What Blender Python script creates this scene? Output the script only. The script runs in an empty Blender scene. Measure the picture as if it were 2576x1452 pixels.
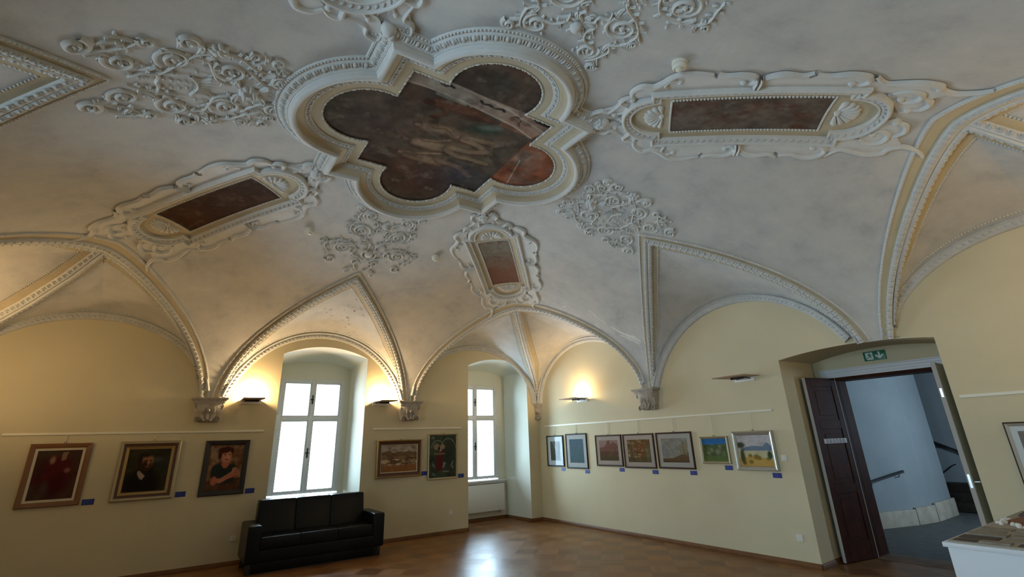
import bpy, bmesh, math, random
import numpy as np
from mathutils import Vector, Matrix, geometry

random.seed(7)
RNG = np.random.default_rng(11)
sc = bpy.context.scene
COL = sc.collection

# ------------------------------------------------------------------ camera, world, exposure
CAM = np.array([-6.8476, -9.1542, 1.6])
YAW, PITCH, ROLL, FPX = 0.971023348, 0.338057606, -0.0342686, 1212.43
def cam_basis():
    cy, sy = math.cos(YAW), math.sin(YAW)
    f = np.array([math.cos(PITCH)*cy, math.cos(PITCH)*sy, math.sin(PITCH)])
    r = np.array([sy, -cy, 0.0]); u = np.cross(r, f)
    c, s = math.cos(ROLL), math.sin(ROLL)
    return f, c*r+s*u, -s*r+c*u
f_, r_, u_ = cam_basis()
cd = bpy.data.cameras.new('camera'); cam = bpy.data.objects.new('camera', cd); COL.objects.link(cam)
m = Matrix.Identity(4)
for i in range(3):
    m[i][0] = r_[i]; m[i][1] = u_[i]; m[i][2] = -f_[i]; m[i][3] = CAM[i]
cam.matrix_world = m
cd.sensor_width = 36.0; cd.lens = FPX/2576*36.0; cd.shift_y = -41.72/2576
cd.clip_start = 0.05; cd.clip_end = 200
sc.camera = cam

w = bpy.data.worlds.new('overcast_sky'); sc.world = w; w.use_nodes = True
nt = w.node_tree; nt.nodes.clear()
bg = nt.nodes.new('ShaderNodeBackground'); wo = nt.nodes.new('ShaderNodeOutputWorld')
bg.inputs['Color'].default_value = (0.56, 0.79, 1.0, 1); bg.inputs['Strength'].default_value = 25.0
nt.links.new(bg.outputs[0], wo.inputs[0])

vs = sc.view_settings
vs.view_transform = 'Standard'; vs.look = 'None'; vs.exposure = 0.30; vs.gamma = 1.0
vs.use_curve_mapping = False
sc.cycles.use_denoising = True
try:
    sc.cycles.denoiser = 'OPENIMAGEDENOISE'
except Exception:
    pass
sc.cycles.max_bounces = 10; sc.cycles.diffuse_bounces = 6; sc.cycles.glossy_bounces = 3
sc.cycles.transmission_bounces = 4; sc.cycles.transparent_max_bounces = 8
sc.cycles.caustics_reflective = False; sc.cycles.caustics_refractive = False
sc.cycles.sample_clamp_indirect = 6.0

def portal(loc, direction, sx, sz):
    ld = bpy.data.lights.new('daylight_portal', 'AREA'); ld.shape = 'RECTANGLE'; ld.size = sx; ld.size_y = sz
    ld.cycles.is_portal = True
    o = bpy.data.objects.new('daylight_portal', ld); COL.objects.link(o)
    o.location = loc; o.rotation_euler = Vector(direction).to_track_quat('-Z', 'Y').to_euler()
    return o
portal((-4.71, 1.10, 1.84), (0, -1, 0), 1.16, 2.04)
portal((-1.13, 1.10, 1.84), (0, -1, 0), 1.16, 2.04)
WEST_WINDOWS = (-5.07, -8.35)
for wy in WEST_WINDOWS:
    portal((-10.70, wy, 1.84), (1, 0, 0), 1.16, 2.04)
portal((4.4, -8.52, 1.85), (0, 1, 0), .8, 1.1)

# ------------------------------------------------------------------ materials
MAT = {}
def new_mat(name):
    mt = bpy.data.materials.new(name); mt.use_nodes = True
    n = mt.node_tree; b = n.nodes['Principled BSDF']; MAT[name] = mt
    return mt, n, b
def srgb(r, g, b):
    f = lambda c: (c/255/12.92 if c/255 <= .04045 else ((c/255+.055)/1.055)**2.4)
    return (f(r), f(g), f(b))
def flat(name, col, rough=.6, metal=0., spec=.5, coat=0.):
    mt, n, b = new_mat(name)
    b.inputs['Base Color'].default_value = (*col, 1); b.inputs['Roughness'].default_value = rough
    b.inputs['Metallic'].default_value = metal; b.inputs['Specular IOR Level'].default_value = spec
    b.inputs['Coat Weight'].default_value = coat
    return mt
def mottled(name, stops, scale=2.0, rough=.9, bump=.0, bscale=60., detail=6., spec=.2, rough2=.6):
    mt, n, b = new_mat(name); L = n.links
    tc = n.nodes.new('ShaderNodeTexCoord')
    no = n.nodes.new('ShaderNodeTexNoise'); no.inputs['Scale'].default_value = scale; no.inputs['Detail'].default_value = detail
    no.inputs['Roughness'].default_value = rough2
    L.new(tc.outputs['Object'], no.inputs['Vector'])
    cr = n.nodes.new('ShaderNodeValToRGB'); e = cr.color_ramp.elements
    e[0].position, e[0].color = stops[0][0], (*stops[0][1], 1)
    e[1].position, e[1].color = stops[-1][0], (*stops[-1][1], 1)
    for p, c in stops[1:-1]:
        x = e.new(p); x.color = (*c, 1)
    L.new(no.outputs['Fac'], cr.inputs['Fac']); L.new(cr.outputs['Color'], b.inputs['Base Color'])
    b.inputs['Roughness'].default_value = rough; b.inputs['Specular IOR Level'].default_value = spec
    if bump:
        n2 = n.nodes.new('ShaderNodeTexNoise'); n2.inputs['Scale'].default_value = bscale; n2.inputs['Detail'].default_value = 4
        L.new(tc.outputs['Object'], n2.inputs['Vector'])
        bp = n.nodes.new('ShaderNodeBump'); bp.inputs['Strength'].default_value = bump; bp.inputs['Distance'].default_value = .01
        L.new(n2.outputs['Fac'], bp.inputs['Height']); L.new(bp.outputs['Normal'], b.inputs['Normal'])
    return mt

mottled('vault_plaster', [(.32, (.42, .43, .425)), (.43, (.505, .505, .495)), (.53, (.55, .55, .53)), (.61, (.575, .565, .54)), (.72, (.63, .625, .60))], scale=2.3, bump=.16, bscale=26, rough2=.70, detail=10)
# scattered pale plaster patches and streaks on the vault
def vault_patches():
    mt = MAT['vault_plaster']; n = mt.node_tree; L = n.links; b = n.nodes['Principled BSDF']
    src = b.inputs['Base Color'].links[0].from_socket
    tc = n.nodes.new('ShaderNodeTexCoord'); mp = n.nodes.new('ShaderNodeMapping'); mp.inputs['Scale'].default_value = (1.0, 2.2, 1.4)
    L.new(tc.outputs['Object'], mp.inputs['Vector'])
    no = n.nodes.new('ShaderNodeTexNoise'); no.inputs['Scale'].default_value = 2.1; no.inputs['Detail'].default_value = 8; no.inputs['Roughness'].default_value = .72
    L.new(mp.outputs['Vector'], no.inputs['Vector'])
    cr = n.nodes.new('ShaderNodeValToRGB'); e = cr.color_ramp.elements
    e[0].position = .66; e[0].color = (0, 0, 0, 1); e[1].position = .71; e[1].color = (.55, .55, .55, 1)
    L.new(no.outputs['Fac'], cr.inputs['Fac'])
    mx = n.nodes.new('ShaderNodeMixRGB'); L.new(cr.outputs['Color'], mx.inputs['Fac']); L.new(src, mx.inputs['Color1'])
    mx.inputs['Color2'].default_value = (.69, .70, .68, 1)
    L.new(mx.outputs['Color'], b.inputs['Base Color'])
vault_patches()
mottled('stucco_white', [(.3, (.60, .60, .58)), (.7, (.68, .68, .66))], scale=6, bump=.25, bscale=120, rough=.75, spec=.25)
mottled('stucco_grey', [(.3, (.50, .505, .49)), (.7, (.60, .60, .58))], scale=9, bump=.35, bscale=150, rough=.8)
mottled('stucco_tan', [(.3, (.46, .40, .285)), (.7, (.54, .475, .345))], scale=4, bump=.1, bscale=80, rough=.8)
mottled('stucco_tan_lamplit', [(.3, (.53, .435, .27)), (.7, (.60, .505, .33))], scale=4, bump=.1, bscale=80, rough=.8)
mottled('corbel_stone', [(.3, (.34, .30, .25)), (.7, (.50, .45, .39))], scale=14, bump=.5, bscale=90, rough=.85)
mottled('wall_paint', [(.35, (.615, .545, .365)), (.65, (.655, .58, .395))], scale=1.2, bump=.06, bscale=90, rough=.85)
mottled('reveal_paint', [(.35, (.72, .71, .60)), (.65, (.76, .75, .64))], scale=1.2, bump=.05, bscale=90, rough=.8)
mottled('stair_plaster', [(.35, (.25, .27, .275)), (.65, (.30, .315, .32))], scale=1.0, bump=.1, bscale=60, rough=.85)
mottled('sandstone', [(.3, (.34, .28, .21)), (.7, (.48, .41, .32))], scale=5, bump=.4, bscale=40, rough=.85)
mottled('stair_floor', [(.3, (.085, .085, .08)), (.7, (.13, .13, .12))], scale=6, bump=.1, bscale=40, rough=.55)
mottled('dark_oak', [(.3, (.034, .009, .004)), (.7, (.065, .018, .008))], scale=7, rough=.55, spec=.08, bump=.05, bscale=30)
mottled('black_leather', [(.3, (.003, .003, .0032)), (.7, (.0055, .0055, .006))], scale=5, rough=.33, spec=.22, bump=.10, bscale=70)
flat('white_enamel', (.80, .80, .79), .35)
flat('window_white', (.72, .74, .76), .4)
flat('white_plastic', (.74, .72, .64), .4)
flat('detector_white', (.76, .73, .62), .45)
flat('rail_white', (.78, .74, .62), .45)
flat('steel', (.62, .62, .62), .28, metal=1.)
flat('lamp_metal', (.34, .21, .14), .45, metal=.2)
flat('door_grey', (.52, .55, .51), .5)
flat('flake_grey', (.22, .22, .21), .9)
flat('scratch_white', (.72, .71, .68), .9)
flat('dark_metal', (.02, .02, .022), .4, metal=.3)
flat('black_rail', (.012, .012, .013), .5)
flat('label_blue', srgb(22, 42, 128), .45)
flat('sign_green', (.0, .13, .055), .4)
flat('sign_white', (.62, .72, .66), .4)
flat('table_white', (.74, .77, .80), .45)
flat('shell_white', (.70, .68, .61), .7)
flat('gold_frame', (.36, .24, .09), .4, metal=.55)
flat('gold_pale', (.44, .36, .22), .38, metal=.5)
flat('silver_frame', (.50, .47, .40), .38, metal=.6)
flat('wood_frame', (.20, .085, .03), .42)
flat('wood_frame_dark', (.016, .010, .008), .45)
flat('umber_frame', (.085, .03, .012), .4)
flat('brown_thin', (.050, .020, .010), .6, spec=.15)
flat('black_thin', (.010, .011, .011), .55, spec=.15)
flat('liner_cream', (.56, .50, .38), .6)
flat('mat_white', (.60, .65, .66), .6)
flat('mat_pink', (.50, .41, .35), .65)
flat('mat_grey', (.48, .43, .38), .65)
flat('plate_pale', (.50, .46, .45), .5)
flat('plate_letter', (.12, .10, .11), .6)
flat('model_white', (.72, .70, .66), .6)
flat('model_brown', (.17, .07, .03), .9)
flat('model_grey', (.27, .245, .20), .9)
flat('model_dark', (.075, .055, .042), .9)
flat('model_board', (.36, .33, .275), .9)

flat('sconce_plate', (.80, .77, .72), .4)
flat('label_pale', srgb(52, 74, 150), .5)
flat('socket_shade', (.60, .58, .50), .45)
flat('worn_edge', (.46, .42, .38), .5)
mottled('worn_sill', [(.3, (.15, .09, .055)), (.7, (.24, .16, .11))], scale=6, rough=.6)
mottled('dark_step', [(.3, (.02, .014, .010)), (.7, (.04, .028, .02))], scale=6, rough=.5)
mottled('model_plot', [(.3, (.20, .175, .14)), (.7, (.33, .30, .25))], scale=18, rough=.9)
mottled('skirting_oak', [(.3, (.13, .055, .02)), (.7, (.19, .085, .032))], scale=5, rough=.4)

def paint_mat():
    mt, n, b = new_mat('painted_colour')
    a = n.nodes.new('ShaderNodeAttribute'); a.attribute_name = 'paint'
    n.links.new(a.outputs['Color'], b.inputs['Base Color']); b.inputs['Roughness'].default_value = .8
    b.inputs['Specular IOR Level'].default_value = .08
paint_mat()
def glass_mat(name, tint, fac_mul):
    mt = bpy.data.materials.new(name); mt.use_nodes = True; n = mt.node_tree; n.nodes.clear(); MAT[name] = mt
    o = n.nodes.new('ShaderNodeOutputMaterial'); mx = n.nodes.new('ShaderNodeMixShader')
    t = n.nodes.new('ShaderNodeBsdfTransparent'); t.inputs[0].default_value = (*tint, 1)
    g = n.nodes.new('ShaderNodeBsdfGlossy'); g.inputs['Roughness'].default_value = .02
    fr = n.nodes.new('ShaderNodeFresnel'); fr.inputs[0].default_value = 1.45
    mu = n.nodes.new('ShaderNodeMath'); mu.operation = 'MULTIPLY'; mu.inputs[1].default_value = fac_mul
    n.links.new(fr.outputs[0], mu.inputs[0]); n.links.new(mu.outputs[0], mx.inputs[0])
    n.links.new(t.outputs[0], mx.inputs[1]); n.links.new(g.outputs[0], mx.inputs[2]); n.links.new(mx.outputs[0], o.inputs[0])
glass_mat('window_glass', (.97, .985, .98), 1.0)
glass_mat('picture_glass', (.97, .98, .97), .55)
def lamp_glow():
    mt, n, b = new_mat('lamp_glow')
    b.inputs['Base Color'].default_value = (.9, .8, .6, 1)
    b.inputs['Emission Color'].default_value = (1, .72, .36, 1); b.inputs['Emission Strength'].default_value = 30
lamp_glow()
def parquet():
    mt, n, b = new_mat('parquet'); L = n.links
    def N(t, **k):
        x = n.nodes.new(t)
        for a, v in k.items(): setattr(x, a, v)
        return x
    tc = N('ShaderNodeTexCoord'); mp = N('ShaderNodeMapping'); mp.inputs['Rotation'].default_value = (0, 0, math.radians(45)); mp.inputs['Scale'].default_value = (3.1, 3.1, 3.1)
    L.new(tc.outputs['Object'], mp.inputs['Vector'])
    ck = N('ShaderNodeTexChecker'); ck.inputs['Scale'].default_value = 1.0; ck.inputs['Color1'].default_value = (1, 1, 1, 1); ck.inputs['Color2'].default_value = (0, 0, 0, 1)
    L.new(mp.outputs['Vector'], ck.inputs['Vector'])
    sx = N('ShaderNodeSeparateXYZ'); L.new(mp.outputs['Vector'], sx.inputs[0])
    def math_(op, a, b2=None):
        x = N('ShaderNodeMath', operation=op)
        for i, q in enumerate((a, b2)):
            if q is None: continue
            if isinstance(q, (int, float)): x.inputs[i].default_value = q
            else: L.new(q, x.inputs[i])
        return x.outputs[0]
    def mixf(f, a, b2):
        x = N('ShaderNodeMix', data_type='FLOAT'); L.new(f, x.inputs[0]); L.new(a, x.inputs[2]); L.new(b2, x.inputs[3]); return x.outputs[0]
    X, Y = sx.outputs[0], sx.outputs[1]
    along = mixf(ck.outputs['Fac'], X, Y); across = mixf(ck.outputs['Fac'], Y, X)
    strip = math_('FLOOR', math_('MULTIPLY', across, 5.0))
    cell = math_('FLOOR', along)
    co = N('ShaderNodeCombineXYZ'); L.new(strip, co.inputs[0]); L.new(cell, co.inputs[1]); L.new(ck.outputs['Fac'], co.inputs[2])
    wn = N('ShaderNodeTexWhiteNoise'); L.new(co.outputs[0], wn.inputs['Vector'])
    gr = N('ShaderNodeTexNoise'); gr.inputs['Scale'].default_value = 14; gr.inputs['Detail'].default_value = 5
    gm = N('ShaderNodeCombineXYZ'); L.new(math_('MULTIPLY', along, .12), gm.inputs[0]); L.new(across, gm.inputs[1]); L.new(ck.outputs['Fac'], gm.inputs[2])
    L.new(gm.outputs[0], gr.inputs['Vector'])
    cx_ = N('ShaderNodeCombineXYZ'); L.new(math_('FLOOR', X), cx_.inputs[0]); L.new(math_('FLOOR', Y), cx_.inputs[1])
    wc_ = N('ShaderNodeTexWhiteNoise'); L.new(cx_.outputs[0], wc_.inputs['Vector'])
    sq = math_('ADD', math_('MULTIPLY', wc_.outputs['Value'], .34), math_('MULTIPLY', ck.outputs['Fac'], .20))
    val = math_('ADD', sq, math_('ADD', math_('MULTIPLY', wn.outputs['Value'], .18), math_('MULTIPLY', gr.outputs['Fac'], .28)))
    cr = N('ShaderNodeValToRGB'); e = cr.color_ramp.elements
    e[0].position, e[0].color = .12, (.135, .054, .017, 1); e[1].position, e[1].color = .85, (.30, .142, .052, 1)
    L.new(val, cr.inputs['Fac'])
    fr = math_('FRACT', math_('MULTIPLY', across, 5.0)); gap = math_('LESS_THAN', math_('ABSOLUTE', math_('SUBTRACT', fr, .5)), .47)
    fr2 = math_('FRACT', along); gap2 = math_('LESS_THAN', math_('ABSOLUTE', math_('SUBTRACT', fr2, .5)), .493)
    g = math_('ADD', math_('MULTIPLY', math_('MULTIPLY', gap, gap2), .2), .8)
    mx = N('ShaderNodeMixRGB', blend_type='MULTIPLY'); mx.inputs['Fac'].default_value = 1
    L.new(cr.outputs['Color'], mx.inputs['Color1']); L.new(g, mx.inputs['Color2']); L.new(mx.outputs['Color'], b.inputs['Base Color'])
    rr = math_('ADD', math_('MULTIPLY', wc_.outputs['Value'], .10), .30); L.new(rr, b.inputs['Roughness'])
    b.inputs['Specular IOR Level'].default_value = .24
    bp = N('ShaderNodeBump'); bp.inputs['Strength'].default_value = .10; bp.inputs['Distance'].default_value = .01
    L.new(gr.outputs['Fac'], bp.inputs['Height']); L.new(bp.outputs['Normal'], b.inputs['Normal'])
parquet()

# ------------------------------------------------------------------ object helpers
def tag(o, label=None, cat=None, group=None, kind=None):
    if label: o['label'] = label
    if cat: o['category'] = cat
    if group: o['group'] = group
    if kind: o['kind'] = kind
    return o
def empty(name, loc=(0, 0, 0)):
    o = bpy.data.objects.new(name, None); COL.objects.link(o); o.location = loc; o.empty_display_size = .1
    return o
class MB:
    def __init__(s): s.V = []; s.F = []; s.n = 0
    def add(s, v, f):
        v = np.asarray(v, float).reshape(-1, 3)
        s.F += [tuple(int(i)+s.n for i in q) for q in f]; s.V.append(v); s.n += len(v)
    def addnp(s, v, f):
        v = np.asarray(v, float).reshape(-1, 3); s.F += (np.asarray(f)+s.n).tolist(); s.V.append(v); s.n += len(v)
    def grid(s, P, cu=False, cv=False):
        P = np.asarray(P, float); a, b = P.shape[:2]
        I = np.arange(a*b).reshape(a, b)
        if cu: I = np.vstack([I, I[:1]])
        if cv: I = np.hstack([I, I[:, :1]])
        F = np.stack([I[:-1, :-1], I[1:, :-1], I[1:, 1:], I[:-1, 1:]], -1).reshape(-1, 4)
        s.addnp(P, F)
    def box(s, lo, hi, T=None):
        x0, y0, z0 = lo; x1, y1, z1 = hi
        v = np.array([(x0,y0,z0),(x1,y0,z0),(x1,y1,z0),(x0,y1,z0),(x0,y0,z1),(x1,y0,z1),(x1,y1,z1),(x0,y1,z1)], float)
        if T is not None: v = np.array([T(*q) for q in v])
        s.add(v, [(0,3,2,1),(4,5,6,7),(0,1,5,4),(1,2,6,5),(2,3,7,6),(3,0,4,7)])
    def rbox(s, lo, hi, r=.01, seg=2, T=None):
        bm = bmesh.new(); bmesh.ops.create_cube(bm, size=1)
        c = [(a+b)/2 for a, b in zip(lo, hi)]; d = [b-a for a, b in zip(lo, hi)]
        for v in bm.verts: v.co = Vector([v.co[i]*d[i]+c[i] for i in range(3)])
        bmesh.ops.bevel(bm, geom=list(bm.edges), offset=r, segments=seg, affect='EDGES', profile=.6)
        s.bm(bm, T)
    def bm(s, bm, T=None):
        bm.verts.index_update()
        v = [tuple(q.co) for q in bm.verts]
        if T is not None: v = [T(*q) for q in v]
        s.add(v, [tuple(x.index for x in f.verts) for f in bm.faces]); bm.free()
    def tube(s, pts, r, n=10, cap=True):
        P = np.asarray(pts, float); K = len(P); r = np.broadcast_to(np.asarray(r, float), (K,))
        T = np.gradient(P, axis=0); T /= np.linalg.norm(T, axis=1)[:, None]+1e-12
        up = np.array([0, 0, 1.]) if abs(T[0][2]) < .9 else np.array([1., 0, 0])
        A = np.cross(T, up); A /= np.linalg.norm(A, axis=1)[:, None]+1e-12; B = np.cross(T, A)
        th = np.arange(n)/n*2*math.pi
        R = P[:, None]+r[:, None, None]*(np.cos(th)[None, :, None]*A[:, None]+np.sin(th)[None, :, None]*B[:, None])
        b0 = s.n; s.grid(R, cv=True)
        if cap: s.F.append(tuple(b0+i for i in range(n))); s.F.append(tuple(b0+(K-1)*n+i for i in range(n))[::-1])
    def build(s, name, mat, parent=None, smooth=True, angle=42, origin=None):
        me = bpy.data.meshes.new(name)
        V = np.concatenate(s.V) if s.V else np.zeros((0, 3))
        if origin is not None: V = V-np.asarray(origin)
        me.from_pydata(V.tolist(), [], s.F); me.update()
        if smooth:
            me.polygons.foreach_set('use_smooth', [True]*len(me.polygons)); me.set_sharp_from_angle(angle=math.radians(angle))
        me.materials.append(MAT[mat] if isinstance(mat, str) else mat)
        o = bpy.data.objects.new(name, me); COL.objects.link(o)
        if origin is not None: o.location = origin
        if parent is not None: o.parent = parent
        return o
def fix_parent(o, parent):           # parent that keeps the child's world place when the parent has a location
    o.parent = parent; o.matrix_parent_inverse = Matrix.Translation(parent.location).inverted()
    return o
def part(mb, name, mat, parent, **k):
    o = mb.build(name, mat, **k)
    if parent is not None:
        o.parent = parent
        if parent.parent is None: o.matrix_parent_inverse = Matrix.Translation(parent.location).inverted()
    return o

# ------------------------------------------------------------------ vault geometry
XC, YC, HX, HY = -4.8, -5.07, 4.8, 5.07
Z0, HH, PW = 2.30, 2.46, 10
def vz(x, y):
    tx = np.abs(np.asarray(x, float)-XC)/HX; ty = np.abs(np.asarray(y, float)-YC)/HY
    t = (tx**PW+ty**PW)**(1/PW)
    return Z0+HH*np.sqrt(np.maximum(0, 1-np.minimum(t, 1)**2))
def vn(x, y):                                   # normal pointing into the room
    e = 1e-3
    x = np.clip(x, XC-HX+.006, XC+HX-.006); y = np.clip(y, YC-HY+.006, YC+HY-.006)
    fx = (vz(x+e, y)-vz(x-e, y))/(2*e); fy = (vz(x, y+e)-vz(x, y-e))/(2*e)
    n = np.stack([fx, fy, -np.ones_like(fx)], -1)
    return n/np.linalg.norm(n, axis=-1)[..., None]
def VP(x, y, h=0.0):
    x = np.asarray(x, float); y = np.asarray(y, float)
    p = np.stack([x, y, vz(x, y)], -1)
    return p+vn(x, y)*np.asarray(h, float)[..., None] if np.ndim(h) else p+vn(x, y)*h
class VMap:
    """plan map (u along U, v along V) laid on the vault, h metres proud of it"""
    def __init__(s, o, U, V): s.o = np.array(o, float); s.U = np.array(U, float); s.V = np.array(V, float)
    def __call__(s, u, v, h=0.0):
        u = np.asarray(u, float); v = np.asarray(v, float)
        p = s.o+u[..., None]*s.U+v[..., None]*s.V
        h = np.broadcast_to(np.asarray(h, float), u.shape)
        return VP(p[..., 0], p[..., 1], h)
def mframe(mp, u, v, du, dv, h=0.0):            # P, tangent, binormal, normal
    u, v, du, dv = [np.asarray(q, float) for q in (u, v, du, dv)]
    e = 2e-3
    P = mp(u, v, h); T = mp(u+e*du, v+e*dv, h)-P; T /= np.linalg.norm(T, axis=-1)[..., None]
    N = mp(u, v, np.asarray(h)+.01)-P; N /= np.linalg.norm(N, axis=-1)[..., None]
    B = np.cross(N, T); B /= np.linalg.norm(B, axis=-1)[..., None]
    return P, T, B, N

# ------------------------------------------------------------------ relief primitives
def dome_template(na=8, nr=3):
    v = []; f = []
    for j in range(nr):
        a = j/nr*math.pi/2
        for i in range(na):
            t = i/na*2*math.pi; v.append((math.cos(a)*math.cos(t), math.cos(a)*math.sin(t), math.sin(a)))
    v.append((0, 0, 1)); top = len(v)-1
    for j in range(nr-1):
        for i in range(na): f.append((j*na+i, j*na+(i+1) % na, (j+1)*na+(i+1) % na, (j+1)*na+i))
    for i in range(na): f.append(((nr-1)*na+i, (nr-1)*na+(i+1) % na, top))
    return np.array(v), f
_DT = {}
def domes(mb, P, T, B, N, rt, rb, h, na=8, nr=3):
    if (na, nr) not in _DT: _DT[(na, nr)] = dome_template(na, nr)
    v, f = _DT[(na, nr)]
    P, T, B, N = [np.atleast_2d(q) for q in (P, T, B, N)]
    K = len(P); rt, rb, h = [np.broadcast_to(np.asarray(q, float), (K,)) for q in (rt, rb, h)]
    X = P[:, None]+v[None, :, :1]*(rt[:, None, None]*T[:, None])+v[None, :, 1:2]*(rb[:, None, None]*B[:, None])+v[None, :, 2:]*(h[:, None, None]*N[:, None])
    base = mb.n
    mb.V.append(X.reshape(-1, 3)); L = len(v); mb.n += K*L
    for k in range(K):
        o = base+k*L
        mb.F += [tuple(i+o for i in q) for q in f]
ROUND = [(-1, 0), (-.72, .7), (0, 1), (.72, .7), (1, 0)]
GUTTER = [(-1, 0), (-.94, .85), (-.70, 1), (-.42, .5), (.42, .5), (.70, 1), (.94, .85), (1, 0)]
LEAF = [(-1, 0), (-.62, .8), (0, .45), (.62, .8), (1, 0)]
def ribbon(mb, mp, pts, wd, ht, prof=ROUND, base=0.0, closed=False):
    p = np.asarray(pts, float); K = len(p)
    if closed:
        d = np.roll(p, -1, 0)-np.roll(p, 1, 0)
    else:
        d = np.gradient(p, axis=0)
    d /= np.linalg.norm(d, axis=1)[:, None]+1e-12; n = np.stack([-d[:, 1], d[:, 0]], 1)
    wd = np.broadcast_to(np.asarray(wd, float), (K,)); ht = np.broadcast_to(np.asarray(ht, float), (K,)); base = np.broadcast_to(np.asarray(base, float), (K,))
    pr = np.array(prof)
    U = p[:, None, 0]+n[:, None, 0]*pr[None, :, 0]*wd[:, None]; V = p[:, None, 1]+n[:, None, 1]*pr[None, :, 0]*wd[:, None]
    H = base[:, None]+pr[None, :, 1]*ht[:, None]
    mb.grid(mp(U, V, H), cu=closed)
def dome_at(mb, mp, u, v, rt, rb, h, ang=0., base=0., na=10, nr=3):
    P, T, B, N = mframe(mp, np.array([u]), np.array([v]), np.array([math.cos(ang)]), np.array([math.sin(ang)]), np.array([base]))
    domes(mb, P, T, B, N, rt, rb, h, na, nr)
def bez(p0, p1, p2, p3, n=16):
    t = np.linspace(0, 1, n)[:, None]; p0, p1, p2, p3 = [np.array(q, float) for q in (p0, p1, p2, p3)]
    return (1-t)**3*p0+3*(1-t)**2*t*p1+3*(1-t)*t*t*p2+t**3*p3
def catmull(pts, per=8, closed=False):
    P = np.asarray(pts, float); n = len(P); out = []
    rng = range(n if closed else n-1)
    for i in rng:
        if closed: a, b, c, d = P[(i-1) % n], P[i], P[(i+1) % n], P[(i+2) % n]
        else: a, b, c, d = P[max(i-1, 0)], P[i], P[i+1], P[min(i+2, n-1)]
        for t in np.arange(per)/per:
            out.append(.5*((2*b)+(c-a)*t+(2*a-5*b+4*c-d)*t*t+(3*b-a-3*c+d)*t**3))
    if not closed: out.append(P[-1])
    return np.array(out)
def spiral(c, r0, r1, a0, turns, n=34):
    t = np.linspace(0, 1, n); a = a0+turns*2*math.pi*t; r = r0+(r1-r0)*t**.8
    return np.stack([c[0]+r*np.cos(a), c[1]+r*np.sin(a)], 1)
def resample(p, step, closed=False):
    p = np.asarray(p, float)
    q = np.vstack([p, p[:1]]) if closed else p
    s = np.concatenate([[0], np.cumsum(np.linalg.norm(np.diff(q, axis=0), axis=1))])
    n = max(2, int(round(s[-1]/step)))
    t = (np.arange(n)+.5)/n*s[-1]
    out = np.stack([np.interp(t, s, q[:, i]) for i in range(q.shape[1])], 1)
    e = 1e-3*s[-1]
    d = np.stack([np.interp(np.minimum(t+e, s[-1]), s, q[:, i])-np.interp(np.maximum(t-e, 0), s, q[:, i]) for i in range(q.shape[1])], 1)
    return out, d/(np.linalg.norm(d, axis=1)[:, None]+1e-12)
def leaf(mb, mp, p0, ang, ln, wd, ht, curl=.5):
    """acanthus leaf: a bent blade with a rolled tip"""
    ht = ht*.68
    t = np.linspace(0, 1, 12); a = ang+curl*t*1.6
    d = np.stack([np.cos(a), np.sin(a)], 1)*ln/11
    p = np.array(p0)+np.vstack([[0, 0], np.cumsum(d[:-1], 0)])
    ribbon(mb, mp, p, wd*np.sin(math.pi*np.clip(t*.93+.05, 0, 1))**.8+.002, ht*(.45+.75*t)*np.clip((1.02-t)*6, 0, 1), LEAF)
    dome_at(mb, mp, p[-2][0], p[-2][1], wd*.55, wd*.55, ht*1.3, na=8, nr=2)
def flower(mb, mp, c, r, h, petals=6):
    for k in range(petals):
        a = k/petals*2*math.pi+.3
        dome_at(mb, mp, c[0]+r*.58*math.cos(a), c[1]+r*.58*math.sin(a), r*.46, r*.34, h*.8, ang=a, na=8, nr=3)
    dome_at(mb, mp, c[0], c[1], r*.32, r*.32, h*1.25, na=8, nr=3)
def volute(mb, mp, c, r, a0, turns, w0, ht, prof=ROUND, eye=True, leaves=0, n=40):
    p = spiral(c, r, r*.26, a0, turns, n)
    t = np.linspace(0, 1, len(p)); w0 = w0*.72; ht = ht*.56
    ribbon(mb, mp, p, w0*(1.1-.45*t), ht*(.72+.35*t), prof)
    sg = 1 if turns > 0 else -1
    if eye:
        if r > .075:                               # a small rosette of leaves in the middle of a large volute
            ae = a0+turns*2*math.pi
            for k in range(4): leaf(mb, mp, (c[0]+.12*r*math.cos(ae+k*1.5), c[1]+.12*r*math.sin(ae+k*1.5)), ae+k*1.5, r*.38, r*.10, ht*1.1, curl=sg*.9)
        dome_at(mb, mp, c[0], c[1], r*.17, r*.15, ht*1.25)
    for k in range(leaves):
        i = int((.03+.50*k/max(1, leaves))*len(p)); q = p[i]; a = a0+turns*2*math.pi*t[i]
        leaf(mb, mp, q, a+sg*.75, r*.42, r*.085, ht*.85, curl=sg*.9)
        if k % 2 == 0: leaf(mb, mp, q, a+math.pi+sg*2.2, r*.30, r*.07, ht*.8, curl=sg*.5)
    return p

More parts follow.
